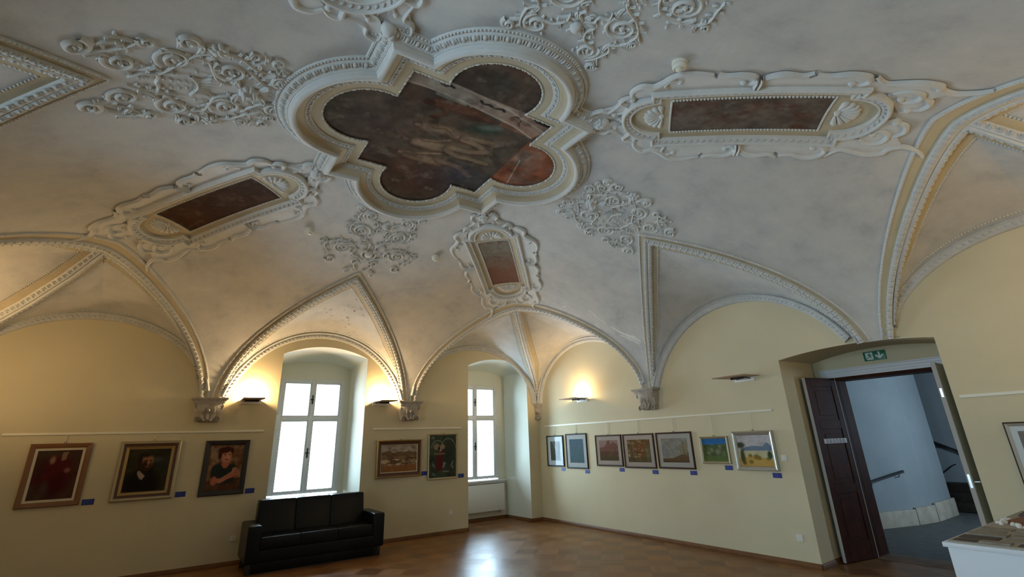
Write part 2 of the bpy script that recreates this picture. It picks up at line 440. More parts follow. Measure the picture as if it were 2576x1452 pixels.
# ------------------------------------------------------------------ quatrefoil outline (o = offset outward)
QX, QY, LC, LR = .78, .83, .115, .445
def quatre(o, na=26, ns=5):
    hx, hy, R = QX+o, QY+o, LR+o
    out = []
    th = math.acos(max(-1, min(1, (o-LC)/R)))
    for k in range(4):                          # east, north, west, south
        a = k*math.pi/2
        d = hx if k % 2 == 0 else hy; s = hy if k % 2 == 0 else hx
        c = (QX if k % 2 == 0 else QY)+LC
        half = R*math.sin(th)
        loc = [(d, y) for y in np.linspace(-s, -half, ns)[:-1]]
        loc += [(c+R*math.cos(t), R*math.sin(t)) for t in np.linspace(-th, th, na)]
        loc += [(d, y) for y in np.linspace(half, s, ns)[1:-1]]
        ca, sa = round(math.cos(a)), round(math.sin(a))
        out += [(x*ca-y*sa, x*sa+y*ca) for x, y in loc]
    return np.array(out)
def inside_quatre(x, y, o):
    ax, ay = np.abs(x), np.abs(y)
    m = (ax < QX+o) & (ay < QY+o)
    m |= (ax-QX-LC)**2+ay**2 < (LR+o)**2
    m |= ax**2+(ay-QY-LC)**2 < (LR+o)**2
    return m

# ------------------------------------------------------------------ numpy painting helpers
def lattice(seed, nx, ny, x, y):
    g = np.random.default_rng(seed).random((ny+2, nx+2))
    X = np.clip(x, 0, .9999)*nx; Y = np.clip(y, 0, .9999)*ny
    i = X.astype(int); j = Y.astype(int); fx = X-i; fy = Y-j
    fx = fx*fx*(3-2*fx); fy = fy*fy*(3-2*fy)
    return (g[j, i]*(1-fx)+g[j, i+1]*fx)*(1-fy)+(g[j+1, i]*(1-fx)+g[j+1, i+1]*fx)*fy
def fbm(seed, x, y, n=3, oct=4):
    v = 0; a = .5; s = 0
    for k in range(oct):
        v = v+a*lattice(seed+k, n*2**k, n*2**k, x, y); s += a; a *= .55
    return v/s
class Canvas:
    def __init__(s, x, y, base):
        s.x, s.y = x, y; s.c = np.tile(np.array(base, float), (x.size, 1))
    def mix(s, mask, col):
        m = np.clip(mask, 0, 1)[:, None]; s.c = s.c*(1-m)+np.array(col, float)*m
    def ell(s, cx, cy, rx, ry, col, soft=.25, rot=0., amt=1.):
        dx, dy = s.x-cx, s.y-cy; c, q = math.cos(rot), math.sin(rot)
        d = np.sqrt(((dx*c+dy*q)/rx)**2+((-dx*q+dy*c)/ry)**2)
        s.mix(np.clip((1+soft-d)/(2*soft+1e-6), 0, 1)*amt, col)
    def poly(s, P, col, amt=1.):
        m = np.zeros(s.x.shape, bool); P = list(P)
        for (x0, y0), (x1, y1) in zip(P, P[1:]+P[:1]):
            k = ((y0 > s.y) != (y1 > s.y)); m ^= k & (s.x < (x1-x0)*(s.y-y0)/((y1-y0) if y1 != y0 else 1e-9)+x0)
        s.mix(m*amt, col)
    def line(s, P, wd, col, amt=1., soft=.5):
        P = np.asarray(P, float); d = np.full(s.x.shape, 9.)
        for a, b in zip(P[:-1], P[1:]):
            ab = b-a; t = np.clip(((s.x-a[0])*ab[0]+(s.y-a[1])*ab[1])/(ab@ab+1e-12), 0, 1)
            d = np.minimum(d, np.hypot(s.x-a[0]-t*ab[0], s.y-a[1]-t*ab[1]))
        s.mix(np.clip((wd*(1+soft)-d)/(wd*2*soft+1e-9), 0, 1)*amt, col)
    def noise(s, seed, n, lo, hi, u, v, amt=.5, col=None, oct=4):
        f = fbm(seed, u, v, n, oct)
        if col is None: s.c = s.c*(1+amt*(f-.5)*2)[:, None]
        else: s.mix(np.clip((f-lo)/(hi-lo), 0, 1)*amt, col)
def set_paint(o, cols):
    me = o.data; at = me.color_attributes.new('paint', 'FLOAT_COLOR', 'POINT')
    a = np.ones((len(me.vertices), 4), np.float32); a[:, :3] = np.clip(cols, 0, 1); at.data.foreach_set('color', a.ravel())

# ------------------------------------------------------------------ room shell
def wall_xyz(side):
    return {'north': lambda a, d, z: (a, -d, z), 'south': lambda a, d, z: (a, -10.14+d, z),
            'east': lambda a, d, z: (-d, a, z), 'west': lambda a, d, z: (-9.6+d, a, z)}[side]
def arch_outline(a0, a1, zs, zc, z0=0.0, n=18):
    """closed outline of an opening with a segmental head, from bottom left round to bottom right"""
    w = (a1-a0)/2; s = zc-zs; R = (w*w+s*s)/(2*s); c = (a0+a1)/2; th = math.asin(w/R)
    return [(a0, z0)]+[(c+R*math.sin(t), zc-R+R*math.cos(t)) for t in np.linspace(-th, th, n)]+[(a1, z0)]
def poly_with_holes(mb, outer, holes, T):
    loops = [[Vector((a, z, 0)) for a, z in outer]]+[[Vector((a, z, 0)) for a, z in h] for h in holes]
    tri = geometry.tessellate_polygon(loops); flat_ = [q for l in loops for q in l]
    mb.add([T(q.x, q.y) for q in flat_], [tuple(t) for t in tri])
def loft(mb, A, B, T):
    k = len(A); v = [T(*q) for q in A]+[T(*q) for q in B]
    mb.add(v, [(i, i+1, k+i+1, k+i) for i in range(k-1)])

WH = 4.9
NICHE_D = .926
def window_niche(mbw, c, side, wc, tag_n, front=None):
    """niche reveal + back wall (returned as holes); c = centre along the wall"""
    W = wall_xyz(side)
    a0, a1 = front if front else (c-.74, c+.74)
    F = arch_outline(a0, a1, 3.165, 3.335); Bk = arch_outline(a0+.02, a1-.03, 3.08, 3.205)
    loft(mbw, [(a, 0, z) for a, z in F], [(a, -NICHE_D, z) for a, z in Bk], lambda a, d, z: W(a, d, z))
    hole = [(wc-.60, .80), (wc-.60, 2.86), (wc+.60, 2.86), (wc+.60, .80)]
    poly_with_holes(mbw, Bk, [hole], lambda a, z: W(a, -NICHE_D, z))
    # outer reveal of the window opening
    loft(mbw, [(a, -NICHE_D, z) for a, z in hole+hole[:1]], [(a, -NICHE_D-.30, z) for a, z in hole+hole[:1]], lambda a, d, z: W(a, d, z))
    return F
def make_window(n, side, wc):
    W = wall_xyz(side); D = -NICHE_D
    o = empty('window_%d' % n, W(wc, D, .83)); tag(o, kind='structure')
    f = MB()
    def bar(mb, a0, a1, z0, z1, d0, d1, r=.006): mb.rbox((a0, d0, z0), (a1, d1, z1), r, 2, T=lambda a, d, z: W(a, D+d, z))
    for s in (-1, 1): bar(f, wc+s*.60-(.075 if s > 0 else 0), wc+s*.60+(.075 if s < 0 else 0), .83, 2.86, -.10, .012)
    bar(f, wc-.526, wc+.526, 2.80, 2.86, -.10, .011); bar(f, wc-.526, wc+.526, .83, .865, -.10, .011)
    bar(f, wc-.526, wc+.526, 2.105, 2.165, -.099, .016); bar(f, wc-.03, wc+.03, .832, 2.858, -.09, .020)
    part(f, 'window_frame', 'window_white', o)
    for s in (-1, 1):
        for z0, z1 in ((.865, 2.105), (2.165, 2.80)):
            a0, a1 = sorted((wc+s*.03, wc+s*.525)); m2 = MB()
            bar(m2, a0, a0+.030, z0, z1, -.07, .006); bar(m2, a1-.030, a1, z0, z1, -.0695, .0062)
            bar(m2, a0+.028, a1-.028, z0, z0+.028, -.069, .0055); bar(m2, a0+.028, a1-.028, z1-.028, z1, -.069, .0055)
            sash = part(m2, 'sash', 'window_white', o)
            g = MB(); g.box((a0+.02, -.040, z0+.02), (a1-.02, -.036, z1-.02), T=lambda a, d, z: W(a, D+d, z))
            part(g, 'pane', 'window_glass', sash)
    for z in (1.52, 2.48):
        h = MB(); bar(h, wc-.012, wc+.012, z-.085, z+.085, .018, .030, .004); bar(h, wc-.045, wc+.018, z-.012, z+.012, .028, .050, .005)
        part(h, 'window_handle', 'dark_metal', o)
    for s in (-1, 1):
        for z in (1.05, 1.9, 2.25, 2.7):
            h = MB(); h.tube([W(wc+s*.575, D+.018, z-.05), W(wc+s*.575, D+.018, z+.05)], .009, 8); part(h, 'hinge', 'window_white', o)
    s_ = MB(); bar(s_, wc-.70, wc+.735, .772, .805, -.02, .15, .01); bar(s_, wc-.66, wc+.69, .735, .775, -.02, .12, .012)
    part(s_, 'window_sill', 'window_white', o)
    return o

def build_wall(side, a0, a1, holes):
    mb = MB(); W = wall_xyz(side)
    poly_with_holes(mb, [(a0, 0), (a0, WH), (a1, WH), (a1, 0)], holes, lambda a, z: W(a, 0, z))
    o = mb.build('wall_'+side, 'wall_paint', smooth=False); tag(o, kind='structure'); return o
rv = MB()
h1 = window_niche(rv, -4.716, 'north', -4.71, 1, (-5.454, -3.978)); h2 = window_niche(rv, -1.05, 'north', -1.13, 2, (-1.813, -.293))
wN = build_wall('north', -9.6, 0, [h1, h2])
part(rv, 'window_reveal', 'reveal_paint', wN, angle=30)
make_window(1, 'north', -4.71); make_window(2, 'north', -1.13)
rvw = MB(); hw = [window_niche(rvw, y, 'west', y, 0) for y in WEST_WINDOWS]
wW = build_wall('west', -10.14, 0, hw); part(rvw, 'window_reveal', 'reveal_paint', wW, angle=30)
for k, y in enumerate(WEST_WINDOWS): make_window(3+k, 'west', y)
build_wall('south', -9.6, 0, [])

# east wall with the deep doorway
DX = 1.12
DF = arch_outline(-7.376, -5.626, 2.54, 2.612); DB = arch_outline(-7.30, -5.55, 2.565, 2.675)
wE = build_wall('east', -10.14, 0, [DF])
dr = MB()
loft(dr, [(a, 0, z) for a, z in DF], [(a, -DX, z) for a, z in DB], lambda a, d, z: (-d, a, z))
DHOLE = [(-7.13, 0), (-7.13, 2.335), (-5.78, 2.335), (-5.78, 0)]
outer = DB[:-1]+[DB[-1], (-5.78, 0), (-5.78, 2.335), (-7.13, 2.335), (-7.13, 0)]
poly_with_holes(dr, outer, [], lambda a, z: (DX, a, z))
part(dr, 'doorway_reveal', 'wall_paint', wE, angle=30)

fl = MB()
fl.grid(np.stack(np.meshgrid(np.linspace(-10.6, 1.15, 12), np.linspace(-10.3, .95, 12), [0.], indexing='ij'), -1)[:, :, 0])
tag(fl.build('floor', 'parquet', smooth=False), kind='structure')

def skirting(name, runs):
    mb = MB()
    for (x0, y0), (x1, y1), (nx, ny) in runs:
        L = math.hypot(x1-x0, y1-y0); ux, uy = (x1-x0)/L, (y1-y0)/L
        pr = [(0, 0), (.020, 0), (.020, .018), (.014, .040), (.006, .058), (0, .060)]
        P = np.array([[[x0+nx*p, y0+ny*p, z] for p, z in pr], [[x1+nx*p, y1+ny*p, z] for p, z in pr]]); b0 = mb.n; mb.grid(P, cv=True); mb.F += [tuple(range(b0, b0+6)), tuple(range(b0+6, b0+12))[::-1]]
    o = mb.build(name, 'skirting_oak', smooth=False); tag(o, kind='structure')
skirting('baseboard_north', [((-9.6, 0), (-5.454, 0), (0, -1)), ((-3.978, 0), (-1.813, 0), (0, -1)), ((-.293, 0), (0, 0), (0, -1)),
    ((-1.79, .926), (-.323, .926), (0, -1)), ((-1.813, 0), (-1.79, .926), (1, 0)), ((-.293, 0), (-.323, .926), (-1, 0)),
    ((-5.434, .926), (-4.008, .926), (0, -1))])
skirting('baseboard_east', [((0, 0), (0, -5.626), (-1, 0)), ((0, -7.376), (0, -10.14), (-1, 0)), ((0, -5.626), (DX, -5.55), (0, -1)), ((0, -7.376), (DX, -7.30), (0, 1))])
skirting('baseboard_west', [((-9.6, 0), (-9.6, -10.14), (1, 0))])
skirting('baseboard_south', [((-9.6, -10.14), (0, -10.14), (0, 1))])

# ------------------------------------------------------------------ lunettes: curves
class Lun:
    pass
def dense(n, p=2.2): return np.linspace(0, 1, n)**p
DIAG_D = np.array([0, .06, .2, .56, 1.0, 1.38, 1.66]); DIAG_Z = np.array([2.32, 2.60, 2.86, 3.14, 3.43, 3.74, 0.0])
CORB = {'north': (-6.44, -3.14), 'south': (-6.44, -3.14), 'east': (-6.853, -3.287), 'west': (-6.853, -3.287)}
SIDE_END = {'north': (-9.6, 0.), 'south': (-9.6, 0.), 'east': (-10.14, 0.), 'west': (-10.14, 0.)}
MID_APEX = {'north': (1.70, 1.87), 'south': (1.70, 1.87), 'east': (1.74, 1.91), 'west': (1.78, 1.95)}
CAPX, OAPX = 1.66, 1.83
FOOT = .14
def plan(side, a, d):
    a = np.asarray(a, float); d = np.asarray(d, float)
    return {'north': (a, -d), 'south': (a, -10.14+d), 'east': (-d, a), 'west': (-9.6+d, a)}[side]
def P3(side, a, d, z):
    x, y = plan(side, a, d); x, y = np.broadcast_arrays(x, y); return np.stack([x, y, np.broadcast_to(z, x.shape)], -1)
def half_cell(side, foot_a, outer_a, cen_a, apex_d, outer_d, arch, t0=0.0, apex_a=None, diag=None):
    """half of a lunette: groin G(t) from corbel to apex, wall arch A(t), outer line O(t) on the vault"""
    h = Lun(); h.side = side; h.t0 = t0; h.mid = arch['kind'] == 'circle'; h.ref = P3(side, np.array([arch['c']]), np.array([.9]), 1.2)[0]; h.diag = diag is not None
    apex_a = cen_a if apex_a is None else apex_a
    def G(t):
        t = np.asarray(t, float)
        a = foot_a+(apex_a-foot_a)*t; d = apex_d*t
        if diag is not None:
            z = np.interp(d, DIAG_D, np.append(DIAG_Z[:-1], vz(-CAPX, -CAPX)))
            return P3(side, diag+(apex_a-diag)*t, d, z)
        x, y = plan(side, a, d); return np.stack([x, y, vz(x, y)], -1)
    def A(t):
        t = np.asarray(t, float); f = foot_a if diag is None else diag
        k = arch['c']-(arch['c']-arch['f'])*(1-t) if False else arch['f']+(arch['c']-arch['f'])*t
        u = np.abs(k-arch['c'])
        if arch['kind'] == 'circle': z = arch['zc']-arch['R']+np.sqrt(np.maximum(0, arch['R']**2-u**2))
        else: z = arch['z0']+(arch['zc']-arch['z0'])*np.sqrt(np.maximum(0, 1-(u/arch['w'])**2))
        if t0 > 0: z = np.maximum(z, 2.618)
        return P3(side, k, np.zeros_like(t), z)
    def O(t):
        t = np.asarray(t, float); a = outer_a+((cen_a if h.oa is None else h.oa)-outer_a)*t; d = outer_d*t
        x, y = plan(side, a, d); return np.stack([x, y, vz(x, y)], -1)
    h.oa = None; h.G, h.A, h.O = G, A, O
    def cell(t, r, hh=0.0):
        g, a = G(t), A(t); p = g+(a-g)*np.asarray(r)[..., None]
        return p
    def offs(fn, t, r, hh):
        e = 1e-3
        p = fn(t, r); dt = fn(np.minimum(t+e, 1), r)-fn(np.maximum(t-e, 0), r); drr = fn(t, r+e)-fn(t, r-e)
        n = np.cross(dt, drr); n /= np.linalg.norm(n, axis=-1)[..., None]+1e-12
        c = h.ref-p; sgn = np.sign((n*c).sum(-1)); n = n*np.where(sgn == 0, 1, sgn)[..., None]
        return p+n*np.asarray(hh)[..., None], n
    h.cell = lambda t, r, hh=0.0: offs(cell, np.asarray(t, float), np.asarray(r, float), np.broadcast_to(np.asarray(hh, float), np.shape(t)))
    def vault(t, r):
        g, o = G(t), O(t); x = g[..., 0]+(o[..., 0]-g[..., 0])*r; y = g[..., 1]+(o[..., 1]-g[..., 1])*r
        return x, y
    def main(t, r, hh=0.0):
        t = np.asarray(t, float); x, y = vault(t, np.asarray(r, float)); hh = np.broadcast_to(np.asarray(hh, float), x.shape)
        return VP(x, y, hh), vn(x, y)
    h.main = main
    return h
HALVES = []; BAYS = []
for side in ('north', 'east', 'south', 'west'):
    c0, c1 = CORB[side]; e0, e1 = SIDE_END[side]; mid = (c0+c1)/2; hw_ = (c1-c0)/2
    wA = hw_-.16; sag = 1.15; R = (wA*wA+sag*sag)/(2*sag); bay = []
    for s in (-1, 1):
        cc = c0 if s < 0 else c1
        t0 = .02 if (side == 'east' and s < 0) else 0.
        arch = dict(kind='circle', c=mid, f=mid+s*wA, R=R, zc=3.57)
        h = half_cell(side, cc-s*FOOT, cc-s*.02, mid, MID_APEX[side][0], MID_APEX[side][1], arch, t0); bay.append(h)
    BAYS.append((side, 'mid', bay))
    for s in (-1, 1):                            # corner bays on this wall
        cc = c0 if s < 0 else c1; ee = e0 if s < 0 else e1
        mid2 = (cc+ee)/2-s*.03; half = abs(ee-cc)/2
        t0 = .02 if (side == 'east' and s < 0) else 0.
        ell = lambda f: dict(kind='ell', c=mid2, f=f, w=half-.06, z0=2.33, zc=3.58)
        ap = ee-s*CAPX; op = ee-s*OAPX
        h = half_cell(side, cc+s*FOOT, cc+s*.02, mid2, CAPX, OAPX, ell(mid2-s*(half-.075)), t0, apex_a=ap); h.oa = op
        g = half_cell(side, ee, ee, mid2, CAPX, OAPX, ell(mid2+s*(half-.062)), 0., apex_a=ap, diag=ee); g.oa = op
        BAYS.append((side, 'corner%d' % s, [h, g]))

# ------------------------------------------------------------------ the vault shell (one continuous ceiling)
ceil = MB()
def outline_pts():
    """plan outline of the main vault: creases of all lunettes in order round the room"""
    pts = []
    order = [('north', -1), ('north', 0), ('north', 1), ('east', 1), ('east', 0), ('east', -1), ('south', 1), ('south', 0), ('south', -1), ('west', -1), ('west', 0), ('west', 1)]
    B = {(s, k): b for s, k, b in BAYS}
    tt = dense(34, 1.7)
    def seg(h, rev=False):
        t = h.t0+(1-h.t0)*tt; g = h.G(t)[:, :2]
        return g[::-1] if rev else g
    out = []
    def mid(side, first): # first: index (0 = low end, 1 = high end) of half to start with
        b = B[(side, 'mid')]; return [seg(b[first]), seg(b[1-first], True)[1:]]
    def corner(side1, s1, side2, s2):
        return [seg(B[(side1, 'corner%d' % s1)][0]), seg(B[(side2, 'corner%d' % s2)][0], True)[1:]]
    out += mid('north', 0)+corner('north', 1, 'east', 1)+mid('east', 1)+corner('east', -1, 'south', 1)+mid('south', 1)+corner('south', -1, 'west', -1)+mid('west', 0)+corner('west', 1, 'north', -1)
    return np.vstack(out)
OUT = outline_pts()
def in_poly(P, x, y):
    m = np.zeros(x.shape, bool); n = len(P)
    for i in range(n):
        x0, y0 = P[i]; x1, y1 = P[(i+1) % n]
        if y0 == y1: continue
        k = ((y0 > y) != (y1 > y)); m ^= k & (x < (x1-x0)*(y-y0)/(y1-y0)+x0)
    return m
gx, gy = np.meshgrid(np.arange(-9.5, -.05, .10), np.arange(-10.05, -.05, .10), indexing='ij'); gx = gx.ravel(); gy = gy.ravel()
k_ = in_poly(OUT, gx, gy); cand = np.stack([gx[k_], gy[k_]], 1)
dmin = np.min(np.hypot(cand[:, None, 0]-OUT[None, :, 0], cand[:, None, 1]-OUT[None, :, 1]), 1); cand = cand[dmin > .05]
extra = []
for side in CORB:
    for ci, c in enumerate(CORB[side]):
        for d in list(dense(16, 1.7)[1:]*.62):
            if side == 'east' and ci == 0 and d < .08: continue
            wid = FOOT+d*.85
            for q in np.linspace(-.86, .86, 5): extra.append(plan(side, c+q*wid, d))
extra = np.array([(float(a), float(b)) for a, b in extra])
ke = in_poly(OUT, extra[:, 0], extra[:, 1]); extra = extra[ke]
nO = len(OUT)
allp = np.vstack([OUT, cand, extra])
vo, eo, fo, *_r = geometry.delaunay_2d_cdt([Vector((float(a), float(b))) for a, b in allp], [(i, (i+1) % nO) for i in range(nO)], [], 1, 1e-5)
vo = np.array([(q.x, q.y) for q in vo])
ceil.add(np.stack([vo[:, 0], vo[:, 1], vz(vo[:, 0], vo[:, 1])], 1), fo)
for side, kind, halves in BAYS:
    for h in halves:
        t = h.t0+(1-h.t0)*dense(40, 1.7); r = np.linspace(0, 1, 14)
        Tm, Rm = np.meshgrid(t, r, indexing='ij'); ceil.grid(h.cell(Tm, Rm)[0])
# closing piece where the doorway cuts the foot of the vault
zc_ = float(vz(-.036, -6.853)); ceil.add([(0, -7.08, zc_), (0, -6.62, zc_), (-.040, -6.62, zc_), (-.040, -7.08, zc_)], [(0, 1, 2, 3)])
tag(ceil.build('ceiling', 'vault_plaster', angle=30), kind='structure')

# ------------------------------------------------------------------ groin mouldings, one trim per lunette
def seq3(P, step):
    s = np.concatenate([[0], np.cumsum(np.linalg.norm(np.diff(P, axis=0), axis=1))]); n = max(2, int(s[-1]/step))
    return (np.arange(n)+.5)/n*s[-1], s
def along(h, fn, rfun, hh, step):
    """evenly spaced places along a strip: returns P,T,B,N"""
    t = h.t0+(1-h.t0)*dense(160, 1.7); P, N = fn(t, rfun(t), hh)
    q, s = seq3(P, step); tq = np.interp(q, s, t)
    P, N = fn(tq, rfun(tq), hh); e = 2e-3
    T = fn(np.minimum(tq+e, 1), rfun(np.minimum(tq+e, 1)), hh)[0]-fn(np.maximum(tq-e, 0), rfun(np.maximum(tq-e, 0)), hh)[0]
    T /= np.linalg.norm(T, axis=1)[:, None]; B = np.cross(N, T); B /= np.linalg.norm(B, axis=1)[:, None]
    return P, T, B, N
def strip(mb, h, fn, r0, r1, prof, n=44):
    t = h.t0+(1-h.t0)*dense(n, 1.7); rows = []
    for p, hh in prof:
        rr = r0(t)+(r1(t)-r0(t))*p; rows.append(fn(t, rr, hh)[0])
    mb.grid(np.stack(rows, 1))
BOX = lambda h, k=.0: [(0, -.004), (0, h), (1, h), (1, -.004)]
def egg_row(mg, P, T, B, N, k):
    domes(mg, P, T, B, N, .031*k, .034*k, .011*k, 9, 2); domes(mg, P+N*.006*k, T, B, N, .015*k, .020*k, .017*k, 8, 3)
    domes(mg, P+T*.037*k, T, B, N, .005*k, .030*k, .016*k, 6, 2)
def mouldings(mw, mt, mg, mbead, h):
    C = lambda v: (lambda t: np.full(np.shape(t), float(v)))
    if not h.diag:
        strip(mw, h, h.main, C(-.04), C(.40), [(0, .012), (.1, .030), (.5, .040), (.88, .030), (.9, .018), (1, .018), (1, -.004)])
        strip(mt, h, h.main, C(.38), C(.84), BOX(.010))
        strip(mw, h, h.main, C(.84), C(1.0), [(0, -.004), (0, .014), (.5, .016), (1, .010), (1, -.004)])
        P, T, B, N = along(h, h.main, C(.92), .010, .029); domes(mbead, P, T, B, N, .0125, .012, .015, 6, 2)
        egg_row(mg, *along(h, h.main, C(.20), .033, .074), .9)
    L = lambda t: np.maximum(np.linalg.norm(h.G(t)-h.A(t), axis=-1), .62)
    wd = lambda v: (lambda t: v/L(t))
    strip(mw, h, h.cell, wd(-.004), wd(.10), [(0, .010), (.12, .034), (.55, .038), (.85, .020), (1, .012), (1, -.004)])
    strip(mt, h, h.cell, wd(.10), wd(.215), BOX(.008))
    P, T, B, N = along(h, h.cell, wd(.225), .004, .029); domes(mbead, P, T, B, N, .011, .010, .012, 6, 2)
    egg_row(mg, *along(h, h.cell, wd(.058), .030, .074), .85)
def wall_arch(mw, mg, mbead, halves):
    for h in halves:
        t1 = (.07 if h.mid else .02) if h.t0 > 0 else 0.; t = t1+(1-t1)*dense(40, 1.7); A = h.A(t)
        T = np.gradient(A, axis=0); T /= np.linalg.norm(T, axis=1)[:, None]
        dep = {'north': (0, -1, 0), 'south': (0, 1, 0), 'east': (-1, 0, 0), 'west': (1, 0, 0)}[h.side]; dep = np.array(dep, float)
        inw = np.cross(T, dep); cen = P3(h.side, (h.A(np.array([1.]))*0+0)[0, 0], 0, 0)
        s = np.sign(inw[:, 2]); inw = inw*np.where(s > 0, -1, 1)[:, None]
        prof = [(-.02, .0), (-.02, .07), (.0, .085), (.012, .07), (.018, .055), (.07, .045), (.082, .03), (.085, .0)]
        mw.grid(np.stack([A+inw*p+dep*q for p, q in prof], 1))
        q, s2 = seq3(A, .062); pos = np.stack([np.interp(q, s2, A[:, i]) for i in range(3)], 1); tq = np.stack([np.interp(q, s2, T[:, i]) for i in range(3)], 1); iq = np.stack([np.interp(q, s2, inw[:, i]) for i in range(3)], 1)
        N = np.tile(dep, (len(q), 1)); domes(mg, pos+iq*.044+N*.046, tq*.75+iq*.6, iq*.75-tq*.6, N, .034, .015, .016, 7, 2)
        L = np.maximum(np.linalg.norm(h.G(t)-h.A(t), axis=-1), .3)
        P, T2, B2, N2 = along(h, h.cell, lambda t: 1-.14/np.maximum(np.linalg.norm(h.G(t)-h.A(t), axis=-1), .5), .002, .030); domes(mbead, P, T2, B2, N2, .011, .010, .011, 6, 2)
VIS = {('west', 'corner-1'): 0, ('south', 'corner-1'): 0, ('south', 'mid'): 0}
trim_n = 0
B_ = {(s, k): b for s, k, b in BAYS}
groups = [[('north', 'mid')], [('east', 'mid')], [('west', 'mid')], [('south', 'mid')],
          [('north', 'corner1'), ('east', 'corner1')], [('east', 'corner-1'), ('south', 'corner1')],
          [('north', 'corner-1'), ('west', 'corner1')], [('west', 'corner-1'), ('south', 'corner-1')]]
TRIM_LABEL = ['ornamented plaster groin mouldings over the window behind the sofa', 'ornamented plaster groin mouldings over the unlit sconce on the door wall',
    'ornamented plaster groin mouldings ending in a point at the far left of the ceiling', 'ornamented plaster groin mouldings of the wall behind the camera',
    'ornamented plaster groin mouldings meeting above the room corner by the narrow window', 'ornamented plaster groin mouldings at the far right above the doorway',
    'ornamented plaster groin mouldings at the left above the portraits', 'ornamented plaster groin mouldings of the corner behind the camera']
for gi, g in enumerate(groups):
    mw, mt, mg, mb_, ma = MB(), MB(), MB(), MB(), MB()
    for key in g:
        for h in B_[key]: mouldings(mw, mt, mg, mb_, h)
        wall_arch(ma, mg, mb_, B_[key])
    trim_n += 1
    o = empty('trim_%d' % trim_n, (0, 0, 0)); tag(o, TRIM_LABEL[gi], kind='structure')
    part(mw, 'moulding', 'stucco_white', o, angle=50); part(ma, 'wall_arch_moulding', 'stucco_grey', o, angle=50); part(mt, 'tan_band', 'stucco_tan_lamplit' if gi == 5 else 'stucco_tan', o)  # far right bay: lamp glow put into a warmer band colour
    tag(part(mg, 'leaf_ornament', 'stucco_grey', o, angle=60), kind='stuff'); tag(part(mb_, 'bead_string', 'stucco_white', o, angle=80), kind='stuff')

# unseen slabs added over the vault to block sky light leaking through gaps
mb = MB(); mb.box((-11.2, -11.0, 4.92), (1.3, 1.5, 5.0)); mb.box((-11.2, -10.2, 3.5), (-9.61, -10.15, 4.92))
tag(mb.build('ceiling_light_block', 'dark_oak', smooth=False), kind='structure')

# ------------------------------------------------------------------ central quatrefoil medallion
QM = VMap((-4.815, -5.07), (1, 0), (0, 1))
med = empty('ceiling_medallion', (-4.815, -5.07, 4.62))
tag(med, 'large white quatrefoil stucco frame around the dark figure fresco in the middle of the ceiling', 'ceiling medallion')
def sweep_q(mb, prof, **k):
    mb.grid(np.stack([QM(quatre(o)[:, 0], quatre(o)[:, 1], h) for o, h in prof], 1), cu=True)
mb = MB(); sweep_q(mb, [(-.006, -.01), (-.006, .022), (.012, .022), (.012, .018), (.095, .020), (.098, .030)])
sweep_q(mb, [(.150, .044), (.157, .052), (.172, .056), (.200, .062), (.220, .076), (.234, .098)]); part(mb, 'inner_fascia', 'stucco_tan', med, angle=35)
mb = MB(); sweep_q(mb, [(.095, .030), (.102, .036), (.145, .046), (.152, .052)]); part(mb, 'leaf_band', 'stucco_grey', med, angle=35)
mb = MB()
a = np.linspace(-.15, math.pi+.25, 12)
sweep_q(mb, [(.230, .094)]+[(.262-.031*math.cos(t), .100+.031*math.sin(t)) for t in a]+[(.298, .066), (.306, .068), (.310, .058)])
part(mb, 'torus_moulding', 'stucco_white', med, angle=35)
mb = MB(); sweep_q(mb, [(.308, .056), (.313, .060), (.374, .030), (.380, .020), (.384, .020), (.408, .018), (.412, -.008)]); part(mb, 'outer_band', 'stucco_white', med, angle=35)
def along_q(o, step, h):
    p, d = resample(quatre(o, na=60, ns=8), step, closed=True)
    return mframe(QM, p[:, 0], p[:, 1], d[:, 0], d[:, 1], np.full(len(p), h))
mb = MB(); P, T, B, N = along_q(.396, .031, .014); domes(mb, P, T, B, N, .0135, .013, .017, 6, 3)
tag(part(mb, 'outer_bead_string', 'stucco_white', med, angle=80), kind='stuff')
mb = MB(); P, T, B, N = along_q(-.002, .024, .010)
big = (np.arange(len(P)) % 5) < 3
for i in range(len(P)):
    if i % 5 in (3, 4): domes(mb, P[i], T[i], B[i], N[i], .011, .013, .020, 6, 3)
    elif i % 5 == 1: domes(mb, P[i], T[i], B[i], N[i], .036, .013, .020, 8, 3)
tag(part(mb, 'inner_bead_string', 'stucco_white', med, angle=80), kind='stuff')
mb = MB(); P, T, B, N = along_q(.344, .088, .042)
domes(mb, P, T, B, N, .021, .029, .024, 9, 3)
for s in (-1, 1):
    domes(mb, P+T*s*.031, T, B, N, .007, .032, .020, 6, 2); domes(mb, P+T*s*.018+B*.024*0, T*.4+B*s*.9, B*.4-T*s*.9, N, .012, .006, .014, 6, 2)
tag(part(mb, 'egg_and_dart', 'stucco_white', med, angle=70), kind='stuff')
mb = MB(); P, T, B, N = along_q(.124, .042, .038)
sg = np.where(np.arange(len(P)) % 2 == 0, 1., -1.)[:, None]
domes(mb, P, T*.75+B*sg*.66, B*.75-T*sg*.66, N, .024, .010, .013, 7, 2)
tag(part(mb, 'leaf_ornament', 'stucco_grey', med, angle=70), kind='stuff')

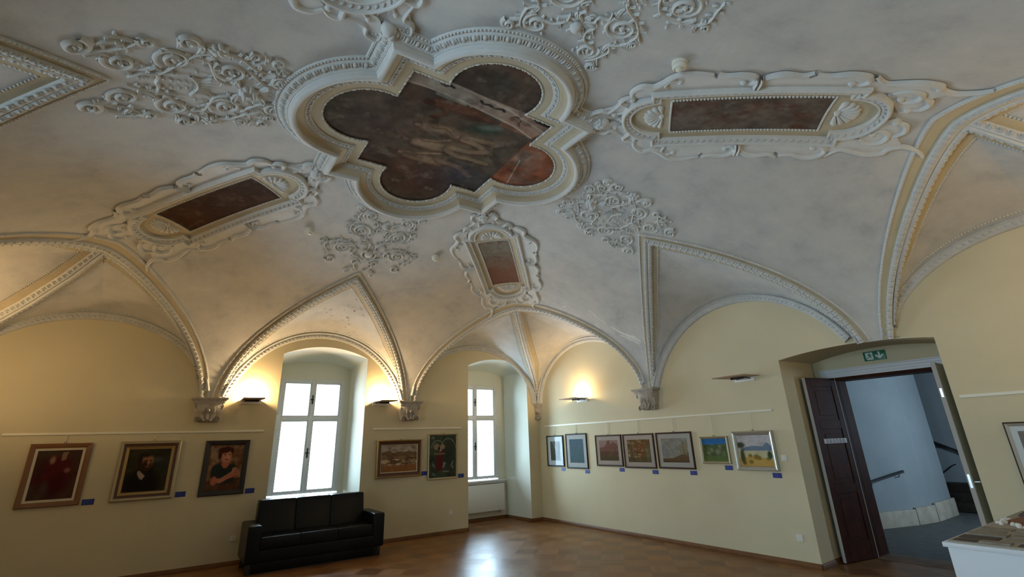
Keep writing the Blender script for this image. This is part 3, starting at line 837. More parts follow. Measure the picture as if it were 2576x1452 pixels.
# the fresco: a faded group of figures with a repaired plaster strip and one red-brown lobe
n_ = 250; L_ = 1.40
X_, Y_ = np.meshgrid(np.linspace(-L_, L_, n_), np.linspace(-L_-.05, L_+.05, n_), indexing='ij'); X_ = X_.ravel(); Y_ = Y_.ravel()
I_ = np.arange(n_*n_).reshape(n_, n_); ok = inside_quatre(X_, Y_, .05).reshape(n_, n_)
Q_ = np.stack([I_[:-1, :-1], I_[1:, :-1], I_[1:, 1:], I_[:-1, 1:]], -1).reshape(-1, 4)
Q_ = Q_[ok.ravel()[Q_].all(1)]; used, inv = np.unique(Q_, return_inverse=True)
fx, fy = X_[used], Y_[used]; uu, vv = (fx+1.5)/3, (fy+1.5)/3
c = Canvas(fx, fy, (.066, .045, .034))
c.noise(3, 5, .40, .75, uu, vv, .75, (.105, .085, .060)); c.noise(8, 7, .52, .8, uu, vv, .8, (.085, .040, .022)); c.noise(13, 6, .55, .85, uu, vv, .7, (.060, .062, .050))
c.ell(-1.1, .1, .35, .5, (.070, .060, .045), .6, amt=.6); c.ell(.35, .62, .5, .28, (.035, .034, .042), .6, amt=.8); c.ell(-.5, 1.0, .6, .4, (.045, .022, .012), .6, amt=.7)
c.ell(-.05, .12, .62, .40, (.125, .10, .062), .55, amt=.65)
FL = (.23, .165, .105); OUTL = (.062, .022, .012)
def limb(P, wd, col=FL, amt=.85):
    P = catmull(P, 6); c.line(P+np.array([0, wd*.25]), wd*1.16, OUTL, .75, .35); c.line(P, wd*.86, col, amt, .35)
limb([(-.38, -.51), (-.25, -.53), (-.12, -.54), (.04, -.54)], .075, (.115, .052, .026)); limb([(.04, -.54), (.13, -.53), (.21, -.52)], .035, (.11, .05, .026)); limb([(-.30, -.47), (-.25, -.40), (-.33, -.29)], .026, (.12, .06, .03)); c.line([(-.05, -.40), (.22, -.50)], .008, OUTL)
c.ell(-.47, -.47, .062, .050, (.05, .02, .012), .2); c.ell(-.33, -.27, .05, .03, (.06, .025, .014), .3)
limb([(-.31, -.09), (-.2, -.11), (-.05, -.13), (.12, -.11)], .085); limb([(.12, -.11), (.31, -.16), (.48, -.17)], .045); limb([(.12, -.07), (.3, -.06), (.51, .01)], .042); limb([(-.25, -.13), (-.12, -.17), (0, -.10)], .022)
limb([(-.30, .21), (-.2, .21), (-.1, .20), (.05, .16)], .085); limb([(.05, .14), (.28, .10), (.46, .0)], .045); limb([(.05, .2), (.2, .25), (.35, .23), (.57, .21)], .040); limb([(-.25, .14), (-.12, .10), (.0, .02)], .022)
limb([(-.28, .48), (-.18, .48), (-.05, .48), (.08, .45)], .080); limb([(.08, .44), (.25, .43), (.36, .46), (.53, .55)], .045); limb([(-.22, .42), (-.1, .36), (.02, .30)], .022)
for hx_, hy_ in ((-.43, -.09), (-.44, .21), (-.40, .47)):
    c.ell(hx_-.03, hy_, .075, .062, (.12, .10, .075), .5, amt=.4); c.ell(hx_, hy_, .052, .046, (.08, .035, .018), .2); c.ell(hx_+.012, hy_+.006, .034, .030, (.19, .135, .09), .25)
c.ell(.22, -.34, .17, .075, (.030, .048, .034), .6, rot=-.35); c.ell(.27, -.42, .11, .045, (.13, .16, .14), .6, rot=-.5, amt=.7)
c.poly([(-.81, -.84), (.80, -.84), (.80, -.70), (.72, -.51), (.45, -.58), (-.02, -.635), (-.43, -.665), (-.81, -.655)], (.24, .185, .150))
m_ = fbm(31, uu, vv, 12); c.mix(((fy < -.60) & (fy > -.82) & (m_ > .56) & (np.abs(fx) < .79))*.6, (.27, .255, .215)); c.mix(((fx > .30) & (fy < -.5) & (fy > -.8) & (fx < .79))*.35, (.30, .13, .075))
c.line([(-.82, -.845), (-.2, -.83), (.25, -.79), (.45, -.74), (.80, -.66)], .012, (.33, .29, .24)); c.line([(-.81, -.655), (-.43, -.665), (-.02, -.635), (.45, -.58), (.72, -.51)], .010, (.36, .30, .25))
for q in ([(-.48, -.78), (-.44, -.77), (-.40, -.80), (-.36, -.79)], [(-.05, -.76), (-.01, -.73), (.05, -.75), (.12, -.73), (.20, -.76), (.23, -.74)]): c.line(q, .016, (.02, .018, .015), 1, .3)
for q in ([(.34, -.70), (.38, -.74), (.42, -.72)], [(.46, -.70), (.47, -.64), (.50, -.61)]): c.line(q, .007, (.03, .02, .015), 1, .3)
c.poly([(.45, -.86), (.83, -.86), (.83, -.75), (.60, -.76)], (.035, .026, .022))
c.poly([(.74, -.45), (1.5, -.6), (1.5, .7), (.78, .48)], (.235, .078, .036))
e_ = (fx > .76) & (np.abs(fy) < .55); c.mix(e_*np.clip((fbm(41, uu, vv, 9)-.42)*4, 0, 1)*np.clip(1.25-(fx-.76)*3, 0, 1), (.22, .20, .165)); c.mix(e_*np.clip((fbm(47, uu, vv, 14)-.58)*5, 0, 1)*.8, (.10, .075, .055)); c.line([(.86, -.10), (1.0, .40)], .006, (.38, .34, .28))
c.ell(.42, .52, .22, .16, (.050, .046, .062), .7, amt=.7); c.ell(-.75, .05, .3, .3, (.075, .048, .05), .8, amt=.5); c.ell(-.2, .85, .4, .3, (.07, .028, .016), .8, amt=.6); c.noise(53, 16, 0, 1, uu, vv, .5); c.noise(57, 40, 0, 1, uu, vv, .35); c.noise(59, 26, .62, .78, uu, vv, .5, (.17, .14, .11)); c.noise(61, 22, .62, .8, uu, vv, .6, (.03, .02, .016))
mb = MB(); mb.addnp(QM(fx, fy, .004), inv.reshape(-1, 4)); fo_ = part(mb, 'fresco', 'painted_colour', med, angle=80); set_paint(fo_, c.c)

# ------------------------------------------------------------------ corner cartouches
def cap_outline(hl, hw, lw, le, n=18):
    """rectangle with rounded lobes on the two short ends; hl/hw half sizes, lw lobe half width, le lobe length"""
    r = [(hl, -hw), (hl, -lw)]
    r = []
    for s in (1, -1):
        k = [(hl, -hw), (hl, -lw)]+[(hl+le*math.cos(t), lw*math.sin(t)) for t in np.linspace(-math.pi/2, math.pi/2, n)]+[(hl, lw), (hl, hw)]
        r += [(s*x, s*y) for x, y in k]
    return np.array(r)
def sub_edge(P, n=8):
    out = []
    for i in range(len(P)):
        a, b = P[i], P[(i+1) % len(P)]; k = n if np.linalg.norm(b-a) > .3 else 1
        out += [a+(b-a)*j/k for j in range(k)]
    return np.array(out)
def plate(mb, mp, outline, h, rim=.012, grid=.07):
    """filled slab with a softened edge, following the vault"""
    P = np.asarray(outline, float); n = len(P)
    xs = np.arange(P[:, 0].min(), P[:, 0].max(), grid); ys = np.arange(P[:, 1].min(), P[:, 1].max(), grid)
    X, Y = np.meshgrid(xs, ys, indexing='ij'); X, Y = X.ravel(), Y.ravel(); k = in_poly(P, X, Y); X, Y = X[k], Y[k]
    if len(X):
        dm = np.min(np.hypot(X[:, None]-P[None, :, 0], Y[:, None]-P[None, :, 1]), 1); X, Y = X[dm > .02], Y[dm > .02]
    al = np.vstack([P, np.stack([X, Y], 1)])
    v, e, f, *_q = geometry.delaunay_2d_cdt([Vector((float(a), float(b))) for a, b in al], [(i, (i+1) % n) for i in range(n)], [], 1, 1e-5)
    v = np.array([(q.x, q.y) for q in v]); mb.add(mp(v[:, 0], v[:, 1], h), f)
    lo = mp(P[:, 0], P[:, 1], -.006); hi = mp(P[:, 0], P[:, 1], h); mb.grid(np.stack([lo, hi], 1), cu=True)
def shell(mb, mp, u0, v0, R, dirn, ribs=9, asp=1.0):
    nr, na = 8, ribs*6
    th = np.linspace(-math.pi/2, math.pi/2, na+1); rr = np.linspace(.10, 1, nr)
    TH, RR = np.meshgrid(th, rr, indexing='ij')
    ph = (TH/math.pi+.5)*ribs; sc_ = np.abs(np.sin(ph*math.pi))**.6
    rad = R*RR*(1-.07*(1-sc_)*RR)
    U = u0+dirn*rad*np.cos(TH)*asp; V = v0+rad*np.sin(TH)
    H = .008+.034*np.clip(RR*1.6, 0, 1)*(.12+.88*sc_); H[:, -1] = -.002
    mb.grid(mp(U, V, H)); dome_at(mb, mp, u0+dirn*.012, v0, .03, .035, .045, na=8, nr=3)
def cherub(root, mp, u, v, s):
    P, T, B, N = [q[0] for q in mframe(mp, np.array([u]), np.array([v]), np.array([1.]), np.array([0.]), np.array([.035]))]
    # face looks into the room (N), chin towards the cartouche (+u)
    nu, nv = 22, 16; bm_v = []
    V = np.zeros((nu, nv, 3))
    for j in range(nv):
        ph = -math.pi/2+math.pi*j/(nv-1)
        for i in range(nu):
            th = 2*math.pi*i/nu
            x = math.cos(ph)*math.cos(th); y = math.cos(ph)*math.sin(th); z = math.sin(ph)      # z up the face (crown), x forward
            r = 1.0
            fx = x > 0
            d = lambda a, b, w: math.exp(-((y-a)**2+(z-b)**2)/w)
            if fx:
                r += .24*d(0, -.12, .018)-.10*d(.32, .10, .02)-.10*d(-.32, .10, .02)+.10*d(.38, -.28, .05)+.10*d(-.38, -.28, .05)+.07*d(0, -.46, .012)-.06*d(0, -.55, .006)+.08*d(0, -.75, .03)
            V[i, j] = (x*r*.062, y*r*.060, z*r*.074)
    W = P+V[..., :1]*N+V[..., 1:2]*B-V[..., 2:]*T
    m1 = MB(); m1.grid(W, cu=True); h = part(m1, 'cherub_head', 'stucco_white', root, angle=70)
    m2 = MB(); rg = np.random.default_rng(5)
    for k in range(26):
        a = rg.uniform(-1.9, 1.9); b = rg.uniform(.15, 1.5); p = P+N*.058*math.cos(a)*math.cos(b)*.9+B*.062*math.sin(a)*math.cos(b)-T*.074*math.sin(b)
        nn = p-P; nn /= np.linalg.norm(nn); t = np.cross(nn, T); t /= np.linalg.norm(t)+1e-9; domes(m2, p, t, np.cross(nn, t), nn, .022, .018, .020, 7, 3)
    part(m2, 'hair', 'stucco_white', h, angle=70)
    for sg in (-1, 1):
        m3 = MB()
        for k in range(5):
            leaf(m3, mp, (u-.03+.02*k, v+sg*.05), sg*(1.9-.32*k), .15-.012*k, .018, .035, curl=sg*.25)
        part(m3, 'wing', 'stucco_white', root, angle=70)
STRAPS = [  # scrolled straps of one side (s, q) with start/end widths; spirals at marked ends
    dict(p=[(-1.36, .06), (-1.42, .14), (-1.33, .19), (-1.26, .155), (-1.20, .20), (-1.12, .29)], w=.018),
    dict(p=[(-1.20, .11), (-1.10, .13), (-1.06, .22), (-1.13, .30), (-1.08, .36), (-1.0, .37)], w=.024, end=0),
    dict(p=[(-1.02, .33), (-1.02, .45), (-.94, .53), (-.84, .51), (-.76, .56), (-.66, .66), (-.52, .68), (-.36, .645)], w=.030, end=0),
    dict(p=[(-.70, .47), (-.74, .54), (-.70, .60), (-.62, .57)], w=.020, end=1),
    dict(p=[(-.33, .66), (-.26, .625), (-.14, .63), (-.05, .60), (-.015, .54), (-.06, .49), (-.11, .52)], w=.026, end=1),
    dict(p=[(.02, .50), (.06, .58), (.16, .625), (.30, .60), (.38, .64)], w=.026),
    dict(p=[(.40, .615), (.50, .595), (.62, .625), (.74, .60), (.79, .53), (.74, .47), (.68, .49)], w=.026, end=1),
    dict(p=[(.80, .60), (.90, .50), (1.0, .51), (1.12, .53), (1.24, .50), (1.28, .44), (1.38, .40), (1.50, .44), (1.56, .50)], w=.026),
    dict(p=[(1.02, .34), (1.10, .40), (1.20, .36), (1.22, .27), (1.14, .22), (1.10, .27)], w=.024, end=1),
    dict(p=[(1.24, .30), (1.32, .22), (1.30, .13), (1.22, .10)], w=.022, end=1),
]
PLATE_SIDE = [(-.86, .36), (-1.0, .30), (-1.10, .16), (-1.20, .04), (-1.34, .06), (-1.40, .14), (-1.30, .19), (-1.20, .22), (-1.13, .31), (-1.03, .40), (-1.0, .48), (-.92, .53), (-.82, .53), (-.72, .62), (-.60, .67), (-.46, .665),
    (-.36, .62), (-.33, .585), (-.28, .63), (-.16, .62), (-.04, .56), (.03, .53), (.10, .60), (.22, .61), (.34, .595), (.37, .56), (.42, .60), (.56, .61), (.70, .60), (.79, .55), (.90, .50), (1.06, .52), (1.22, .49), (1.28, .43), (1.36, .39), (1.30, .30), (1.31, .18), (1.20, .04), (1.10, .16), (1.0, .30), (.86, .36)]
def cartouche(label, sx, sy, su, sv, colour, seed, rot=0.0):
    tip = np.array([XC+sx*1.17, YC+sy*1.21]); apx = np.array([XC+sx*(HX-1.62), YC+sy*(HY-1.62)])
    U = apx-tip; U /= np.linalg.norm(U); V = np.array([-U[1], U[0]])
    o = tip+U*su+V*sv
    mp = VMap(o, U, V)
    root = empty('ceiling_cartouche', tuple(mp(np.array([0.]), np.array([0.]), .02)[0])); tag(root, label, 'stucco cartouche', 'painted cartouches around the medallion')
    # raised frame
    mb = MB()
    def sw(mb_, prof): mb_.grid(np.stack([mp(q[:, 0], q[:, 1], h) for q, h in [(sub_edge(cap_outline(.84-d, .42-d, .335-d, .28)), h) for d, h in prof]], 1), cu=True)
    sw(mb, [(-.012, -.006), (-.012, .05), (.0, .066), (.012, .066), (.016, .052), (.062, .036), (.066, .044), (.078, .044), (.080, .012)])
    part(mb, 'frame_moulding', 'stucco_white', root, angle=35)
    mb = MB(); p, d = resample(sub_edge(cap_outline(.84-.038, .42-.038, .335-.038, .28)), .062, True)
    P, T, B, N = mframe(mp, p[:, 0], p[:, 1], d[:, 0], d[:, 1], np.full(len(p), .040)); domes(mb, P, T*.7+B*.7, B*.7-T*.7, N, .026, .012, .016, 7, 2)
    tag(part(mb, 'leaf_ornament', 'stucco_grey', root, angle=70), kind='stuff')
    mb = MB(); plate(mb, mp, sub_edge(cap_outline(.775, .355, .27, .275)), .012); part(mb, 'tan_field', 'stucco_tan', root, angle=35)
    for nm, s in (('shell', -1), ('shell', 1)):
        m2 = MB(); shell(m2, mp, s*.735, 0, .185, s, asp=1.05); part(m2, nm, 'stucco_white', root, angle=70)
    # painting
    nu, nv = 110, 46; u, v = np.meshgrid(np.linspace(-.655, .655, nu), np.linspace(-.245, .245, nv), indexing='ij')
    bow = .02*np.sign(v)*(1-(u/.655)**2); m3 = MB(); m3.grid(mp(u, v, np.full(u.shape, .016)))
    c = Canvas(u.ravel(), v.ravel(), colour[0]); a1, a2 = (u.ravel()+.655)/1.31, (v.ravel()+.245)/.49*.4
    c.noise(seed, 5, .38, .7, a1, a2, .85, colour[1]); c.noise(seed+9, 8, .5, .75, a1, a2, .8, colour[2]); c.noise(seed+20, 16, .55, .8, a1, a2, .6, colour[3]); c.noise(seed+30, 30, 0, 1, a1, a2, .3)
    if len(colour) > 4: c.mix(np.clip((a1-.30)*2.2+(fbm(seed+4, a1, a2, 6)-.5)*1.2, 0, 1)*.85, colour[4])
    set_paint(part(m3, 'painting', 'painted_colour', root, angle=80), c.c)
    mb = MB(); loop = sub_edge(np.array([(-.665, -.255), (.665, -.255), (.665, .255), (-.665, .255)]), 20); p, d = resample(loop, .030, True)
    P, T, B, N = mframe(mp, p[:, 0], p[:, 1], d[:, 0], d[:, 1], np.full(len(p), .012)); domes(mb, P, T, B, N, .013, .013, .018, 6, 2)
    tag(part(mb, 'bead_string', 'stucco_white', root, angle=80), kind='stuff')
    # strapwork
    for sg in (-1, 1):
        mb = MB(); q = np.array(PLATE_SIDE)*[1, sg]; plate(mb, mp, catmull(q, 3, True)[::1], .020)
        part(mb, 'strapwork_plate', 'stucco_white', root, angle=40)
        mb = MB()
        for st in STRAPS:
            p = catmull(np.array(st['p'])*[1, sg], 7); t = np.linspace(0, 1, len(p)); w_ = st['w']*(.55+.75*np.sin(math.pi*np.clip(t*.9+.08, 0, 1)))
            ribbon(mb, mp, p, w_*.86, .034*(.7+.5*np.sin(math.pi*t)), ROUND, base=.006)
            if 'end' in st:
                e = p[-1] if st['end'] == 1 else p[0]; dome_at(mb, mp, e[0], e[1], .032, .028, .050, na=9, nr=3)
        for s0 in (-.015, .02): ribbon(mb, mp, np.array([(s0, .44*sg), (s0+.008, .52*sg), (s0-.004, .60*sg)]), .013, .05, ROUND, base=.01)
        for q0, an, ln in (((-.62, .50), .1, .20), ((-.30, .47), .2, .22), ((.14, .48), .1, .20), ((.45, .49), .15, .20), ((-.98, .40), 1.0, .10), ((.95, .42), -.3, .20)):
            leaf(mb, mp, (q0[0], q0[1]*sg), an*sg, ln, .022, .028, curl=sg*.3)
        part(mb, 'scrolls', 'stucco_white', root, angle=60)
    cherub(root, mp, -1.33, 0, 1)
    mb = MB()
    for k in range(4): leaf(mb, mp, (-1.22+.02*k, -.06+.04*k), 0.5-.3*k, .10, .016, .03, curl=.2)
    part(mb, 'leaf_spray', 'stucco_white', root, angle=60)
    for sg in (-1, 1):
        mb = MB()
        for k in range(5): dome_at(mb, mp, -1.42+.018*k, sg*(.05+.022*k), .020, .017, .030, na=7, nr=2)
        part(mb, 'garland', 'stucco_white', root, angle=60)
    return root
DK = [(.060, .045, .036), (.115, .095, .078), (.075, .034, .024), (.15, .125, .105)]
cartouche('long white stucco cartouche with dark mottled painting to the right of the medallion', 1, -1, 1.28, -.04, [(.10, .078, .062), (.165, .135, .108), (.105, .045, .032), (.20, .17, .14)], 100)
cartouche('white stucco cartouche with plain dark brown painting to the left of the medallion', -1, 1, 1.338, -.064, [(.048, .026, .018), (.075, .042, .028), (.050, .020, .012), (.10, .075, .055)], 140)
cartouche('upright white stucco cartouche with faded pink and grey painting, above the room corner', 1, 1, 1.416, .05, [(.17, .145, .115), (.21, .185, .145), (.13, .085, .06), (.25, .21, .165), (.185, .078, .046)], 180)
cartouche('white stucco cartouche cut off by the top edge of the photo', -1, -1, 1.30, 0, DK, 220)

# ------------------------------------------------------------------ scrollwork reliefs between the cartouches
def base_stem(mb, mp, p, w=.016, h=.021):
    """tapering stem with small leaves springing alternately from both sides"""
    p = np.asarray(p, float); t = np.linspace(0, 1, len(p))
    ribbon(mb, mp, p, .74*w*(1.1-.4*t)*np.clip(np.minimum(t, 1-t)*14+.15, 0, 1), h, ROUND)
    q, d = resample(p, .048)
    for k in range(len(q)):
        s = 1 if k % 2 else -1; a = math.atan2(d[k][1], d[k][0])
        leaf(mb, mp, q[k], a+s*.55, .055+.022*((k*7) % 5)/5, .0095, .030, curl=s*1.0)
def relief_wide(mp, root):
    """reliefs on the short axis: four pairs of volutes either side of the middle line"""
    for sg in (-1, 1):
        mb = MB(); S = lambda *q: np.array([(a, b*sg) for a, b in q])
        V = [((.0, .22), .105, 2.6, 1.5), ((.31, .31), .125, -2.2, -1.6), ((.68, .245), .135, 2.3, 1.6), ((1.06, .215), .085, -1.8, -1.5)]
        for (c, r, a0, tu) in V: volute(mb, mp, (c[0], c[1]*sg), r, a0*sg, tu*sg, .021, .046, leaves=3)
        base_stem(mb, mp, catmull(S((.03, .05), (.12, .10), (.21, .11), (.28, .18), (.42, .37), (.55, .44)), 6))
        base_stem(mb, mp, catmull(S((.42, .37), (.52, .34), (.56, .22), (.60, .12), (.70, .08)), 6))
        base_stem(mb, mp, catmull(S((.58, .46), (.72, .44), (.84, .34), (.93, .30), (.99, .33)), 6)); base_stem(mb, mp, catmull(S((.80, .30), (.88, .20), (.95, .14), (1.05, .12)), 6), .013)
        base_stem(mb, mp, catmull(S((-.20, .30), (-.10, .33), (.02, .38), (.10, .46), (.02, .49), (-.06, .49)), 6), .013)
        volute(mb, mp, (-.215, .37*sg), .085, 1.2*sg, -1.3*sg, .030, .060); volute(mb, mp, (.155, .475*sg), .055, 2.8*sg, 1.3*sg, .022, .055); volute(mb, mp, (.39, .53*sg), .070, -.4*sg, 1.4*sg, .028, .065)
        volute(mb, mp, (.985, .455*sg), .055, 2.0*sg, -1.4*sg, .024, .055); volute(mb, mp, (1.045, .345*sg), .045, .4*sg, 1.3*sg, .016, .045); volute(mb, mp, (.82, .485*sg), .050, 3.0*sg, 1.3*sg, .016, .04)
        for p0, an, ln, wd in (((-.05, .27), 2.6, .16, .03), ((.04, .33), 1.5, .15, .03), ((.10, .14), .2, .16, .024), ((.22, .13), -.3, .15, .02), ((.33, .44), 1.1, .14, .026), ((.45, .40), .9, .16, .034), ((.47, .34), .3, .14, .03), ((.50, .28), -.6, .13, .022),
                ((.74, .42), .6, .16, .026), ((.78, .38), 0., .17, .03), ((.84, .30), .9, .15, .026), ((.90, .24), .2, .15, .026), ((.96, .15), .4, .13, .02), ((1.0, .28), 1.2, .12, .02), ((.62, .12), .4, .14, .02), ((.02, .44), 2.9, .16, .012), ((.90, .42), 1.2, .12, .02)):
            leaf(mb, mp, (p0[0], p0[1]*sg), an*sg, ln*.9, wd*.62, .040, curl=.7*sg)
        for q in ((.25, .06), (.30, .05), (.35, .045), (.40, .035), (.10, .05), (.15, .06), (.86, .04), (.93, .04), (1.0, .03), (.20, .20), (.46, .19), (.52, .50), (.24, .40), (.13, .20)): dome_at(mb, mp, q[0], q[1]*sg, .015, .010, .028, na=7, nr=2)
        part(mb, 'scrolls', 'stucco_white', root, angle=60)
        mb = MB(); flower(mb, mp, (.585, .49*sg), .070, .045, 7)
        for k in range(4): leaf(mb, mp, (.50, (.42+.03*k)*sg), .1*k*sg, .07, .02, .04)
        part(mb, 'fruit_cluster', 'stucco_white', root, angle=60)
    mb = MB(); ribbon(mb, mp, np.array([(.205, -.12), (.215, -.06), (.20, 0), (.215, .06), (.205, .12)]), .012, .022, ROUND); part(mb, 'cross_bar', 'stucco_white', root, angle=60)
    mb = MB()
    for k in range(7):
        a = -.9+.3*k; ribbon(mb, mp, catmull([(.44, -.10+.0333*k), (.50, -.09+.03*k), (.56, -.13+.043*k)], 6), .007, .018, ROUND)
    ribbon(mb, mp, catmull([(.42, -.13), (.46, -.05), (.47, 0), (.46, .05), (.42, .13)], 6), .010, .022); part(mb, 'drapery', 'stucco_white', root, angle=60)
    mb = MB(); dome_at(mb, mp, .83, 0,   .058, .046, .065, na=12, nr=4); flower(mb, mp, (.83, 0), .08, .045, 8)
    for sg in (-1, 1):
        leaf(mb, mp, (.76, .05*sg), 2.2*sg, .12, .025, .05, -.5*sg); leaf(mb, mp, (.90, .04*sg), .6*sg, .12, .022, .05, .5*sg)
        for q in ((.79, .022), (.865, .03)): dome_at(mb, mp, q[0], q[1]*sg, .018, .018, .105, na=7, nr=3)
    part(mb, 'mask', 'stucco_white', root, angle=60)
def relief_long(mp, root):
    """reliefs on the long axis: three pairs of volutes and a shell in the middle"""
    for sg in (-1, 1):
        mb = MB(); S = lambda *q: np.array([(a, b*sg) for a, b in q])
        V = [((.50, .42), .135, -1.4, -1.7), ((.94, .275), .135, -2.0, 1.6), ((1.30, .26), .105, 2.6, -1.6)]
        for (c, r, a0, tu) in V: volute(mb, mp, (c[0], c[1]*sg), r, a0*sg, tu*sg, .020, .046, leaves=3)
        base_stem(mb, mp, catmull(S((.02, .04), (.12, .12), (.20, .13), (.26, .05), (.34, .13), (.40, .24), (.53, .22), (.64, .34), (.62, .52), (.56, .64)), 6))
        base_stem(mb, mp, catmull(S((.55, .05), (.66, .06), (.76, .14), (.82, .30), (.92, .42), (1.06, .42), (1.14, .34)), 6))
        base_stem(mb, mp, catmull(S((1.14, .34), (1.20, .40), (1.32, .38), (1.40, .33)), 6), .014); base_stem(mb, mp, catmull(S((1.06, .12), (1.14, .10), (1.22, .16), (1.24, .26)), 6), .013)
        base_stem(mb, mp, catmull(S((.56, .64), (.48, .66), (.38, .60), (.30, .56)), 6), .013)
        volute(mb, mp, (.20, .50*sg), .075, 1.8*sg, 1.3*sg, .024, .052); volute(mb, mp, (1.43, .42*sg), .055, 2.2*sg, -1.4*sg, .024, .055); volute(mb, mp, (-.01, .20*sg), .050, -.6*sg, 1.5*sg, .022, .048)
        volute(mb, mp, (.24, .14*sg), .062, 2.9*sg, -1.2*sg, .020, .050); volute(mb, mp, (.55, .70*sg), .035, 1.0*sg, 1.2*sg, .014, .04); volute(mb, mp, (1.02, .47*sg), .040, 0*sg, 1.2*sg, .016, .04)
        for p0, an, ln, wd in (((.08, .12), 1.7, .12, .02), ((.36, .20), .3, .15, .022), ((.42, .22), -.2, .16, .026), ((.60, .34), 1.9, .14, .026), ((.65, .42), 1.4, .13, .024), ((.62, .53), 2.3, .13, .022), ((.57, .63), .4, .10, .016), ((.57, .63), 2.6, .10, .016),
                ((.60, .04), .5, .17, .026), ((.62, .03), .2, .16, .024), ((.62, .08), .9, .15, .024), ((.82, .32), .9, .14, .026), ((.90, .41), .5, .14, .024), ((1.0, .43), .1, .13, .022), ((1.12, .35), -.4, .13, .022), ((1.16, .36), .9, .12, .02), ((1.06, .10), .3, .13, .02), ((.78, .14), -.3, .13, .02), ((1.30, .38), .2, .12, .018)):
            leaf(mb, mp, (p0[0], p0[1]*sg), an*sg, ln*.9, wd*.62, .040, curl=.7*sg)
        for q in ((.70, .20), (.74, .08), (.50, .22), (.30, .32), (.36, .40), (.98, .12), (1.16, .16), (1.05, .20), (.72, .50), (1.36, .16)): dome_at(mb, mp, q[0], q[1]*sg, .014, .010, .028, na=7, nr=2)
        part(mb, 'scrolls', 'stucco_white', root, angle=60)
    mb = MB(); dome_at(mb, mp, .44, 0, .085, .07, .05, na=14, nr=4)
    for sg in (-1, 1): ribbon(mb, mp, catmull(np.array([(.36, .03), (.40, .09), (.47, .10), (.52, .05), (.55, .09)])*[1, sg], 6), .014, .04)
    part(mb, 'shield', 'stucco_white', root, angle=60)
    mb = MB(); dome_at(mb, mp, 1.14, 0, .05, .045, .06, na=10, nr=4)
    for k in range(6): leaf(mb, mp, (1.10+.05*math.cos(k*1.05), .05*math.sin(k*1.05)), k*1.05, .08, .015, .03)
    for sg in (-1, 1): base_stem(mb, mp, catmull(np.array([(1.06, .0), (1.02, .07), (.96, .06), (.93, .13), (.86, .10)])*[1, sg], 6), .013)
    part(mb, 'mask', 'stucco_white', root, angle=60)
def relief(label, o, U, fn, s=1.0):
    U = np.array(U, float)*s; V = np.array([-U[1], U[0]]); mp = VMap(o, U, V)
    root = empty('ceiling_relief', tuple(mp(np.array([.6]), np.array([0.]), .0)[0])); tag(root, label, 'stucco relief', 'scrollwork reliefs on the ceiling'); fn(mp, root)
relief('white scrollwork stucco relief left of the medallion with deep shadows and fruit clusters', (-7.60, -5.07), (1, 0), relief_wide)
relief('small white scrollwork stucco relief between medallion and the unlit sconce wall', (-1.92, -5.07), (-1, 0), relief_wide)
relief('white scrollwork stucco relief between medallion and the window behind the sofa', (-4.80, -1.87), (0, -1), relief_long)
relief('white scrollwork stucco relief cut off at the top centre of the photo', (-4.80, -8.27), (0, 1), relief_long)

# ------------------------------------------------------------------ flaking and scratches in the plaster
ceil_o = bpy.data.objects['ceiling']
mb = MB(); rg = random.Random(12)
for side_i, t0, r0, n_f in ((1, .86, .52, 9), (0, .93, .50, 4), (1, .80, .25, 3), (1, .78, .80, 4)):
    h = B_[('north', 'mid')][side_i]
    for k in range(n_f):
        t = min(.985, max(.5, t0+rg.uniform(-.10, .10))); r = r0+rg.uniform(-.16, .16); ln = rg.uniform(.015, .045); a = rg.uniform(-.6, .9); pts = []
        for j in range(9):
            th = 2*math.pi*j/9; x, y = ln*math.cos(th)*rg.uniform(.6, 1.2), .009*math.sin(th)*rg.uniform(.6, 1.8)
            pts.append((t+(x*math.cos(a)-y*math.sin(a))/1.7, r+(x*math.sin(a)+y*math.cos(a))/1.7))
        T_, R_ = np.array(pts).T; P_ = h.cell(np.clip(T_, 0, 1), R_, .0025)[0]; mb.add(P_, [tuple(range(9))])
tag(part(mb, 'flaked_paint', 'flake_grey', ceil_o, smooth=False), 'small dark spots of flaked paint over the sofa window', kind='stuff')
mb = MB(); PM = VMap((0, 0), (1, 0), (0, 1))
for pts in ([(-.979, -2.967), (-.818, -2.998), (-.667, -3.054)], [(-.721, -2.816), (-.66, -2.83), (-.615, -2.857)], [(-.572, -3.144), (-.452, -3.241), (-.396, -3.403), (-.313, -3.505)], [(-.459, -3.299), (-.365, -3.418), (-.299, -3.50)], [(-1.2, -2.524), (-1.19, -2.56), (-1.178, -2.602)], [(-.456, -3.161), (-.358, -3.325), (-.29, -3.44)], [(-.52, -3.16), (-.42, -3.29), (-.33, -3.44)], [(-.60, -3.10), (-.50, -3.20), (-.44, -3.31)]):
    p = catmull(pts, 9); n = len(p); w_ = .006+.010*np.array([rg.random() for _ in range(n)]); w_[0] = w_[-1] = .001
    p = p+np.array([[rg.uniform(-.006, .006), rg.uniform(-.006, .006)] for _ in range(n)]); ribbon(mb, PM, p, w_, .0012, ROUND, base=.001)
tag(part(mb, 'plaster_scratches', 'scratch_white', ceil_o, smooth=False), 'pale scratches in the plaster above the lit door wall sconce', kind='stuff')

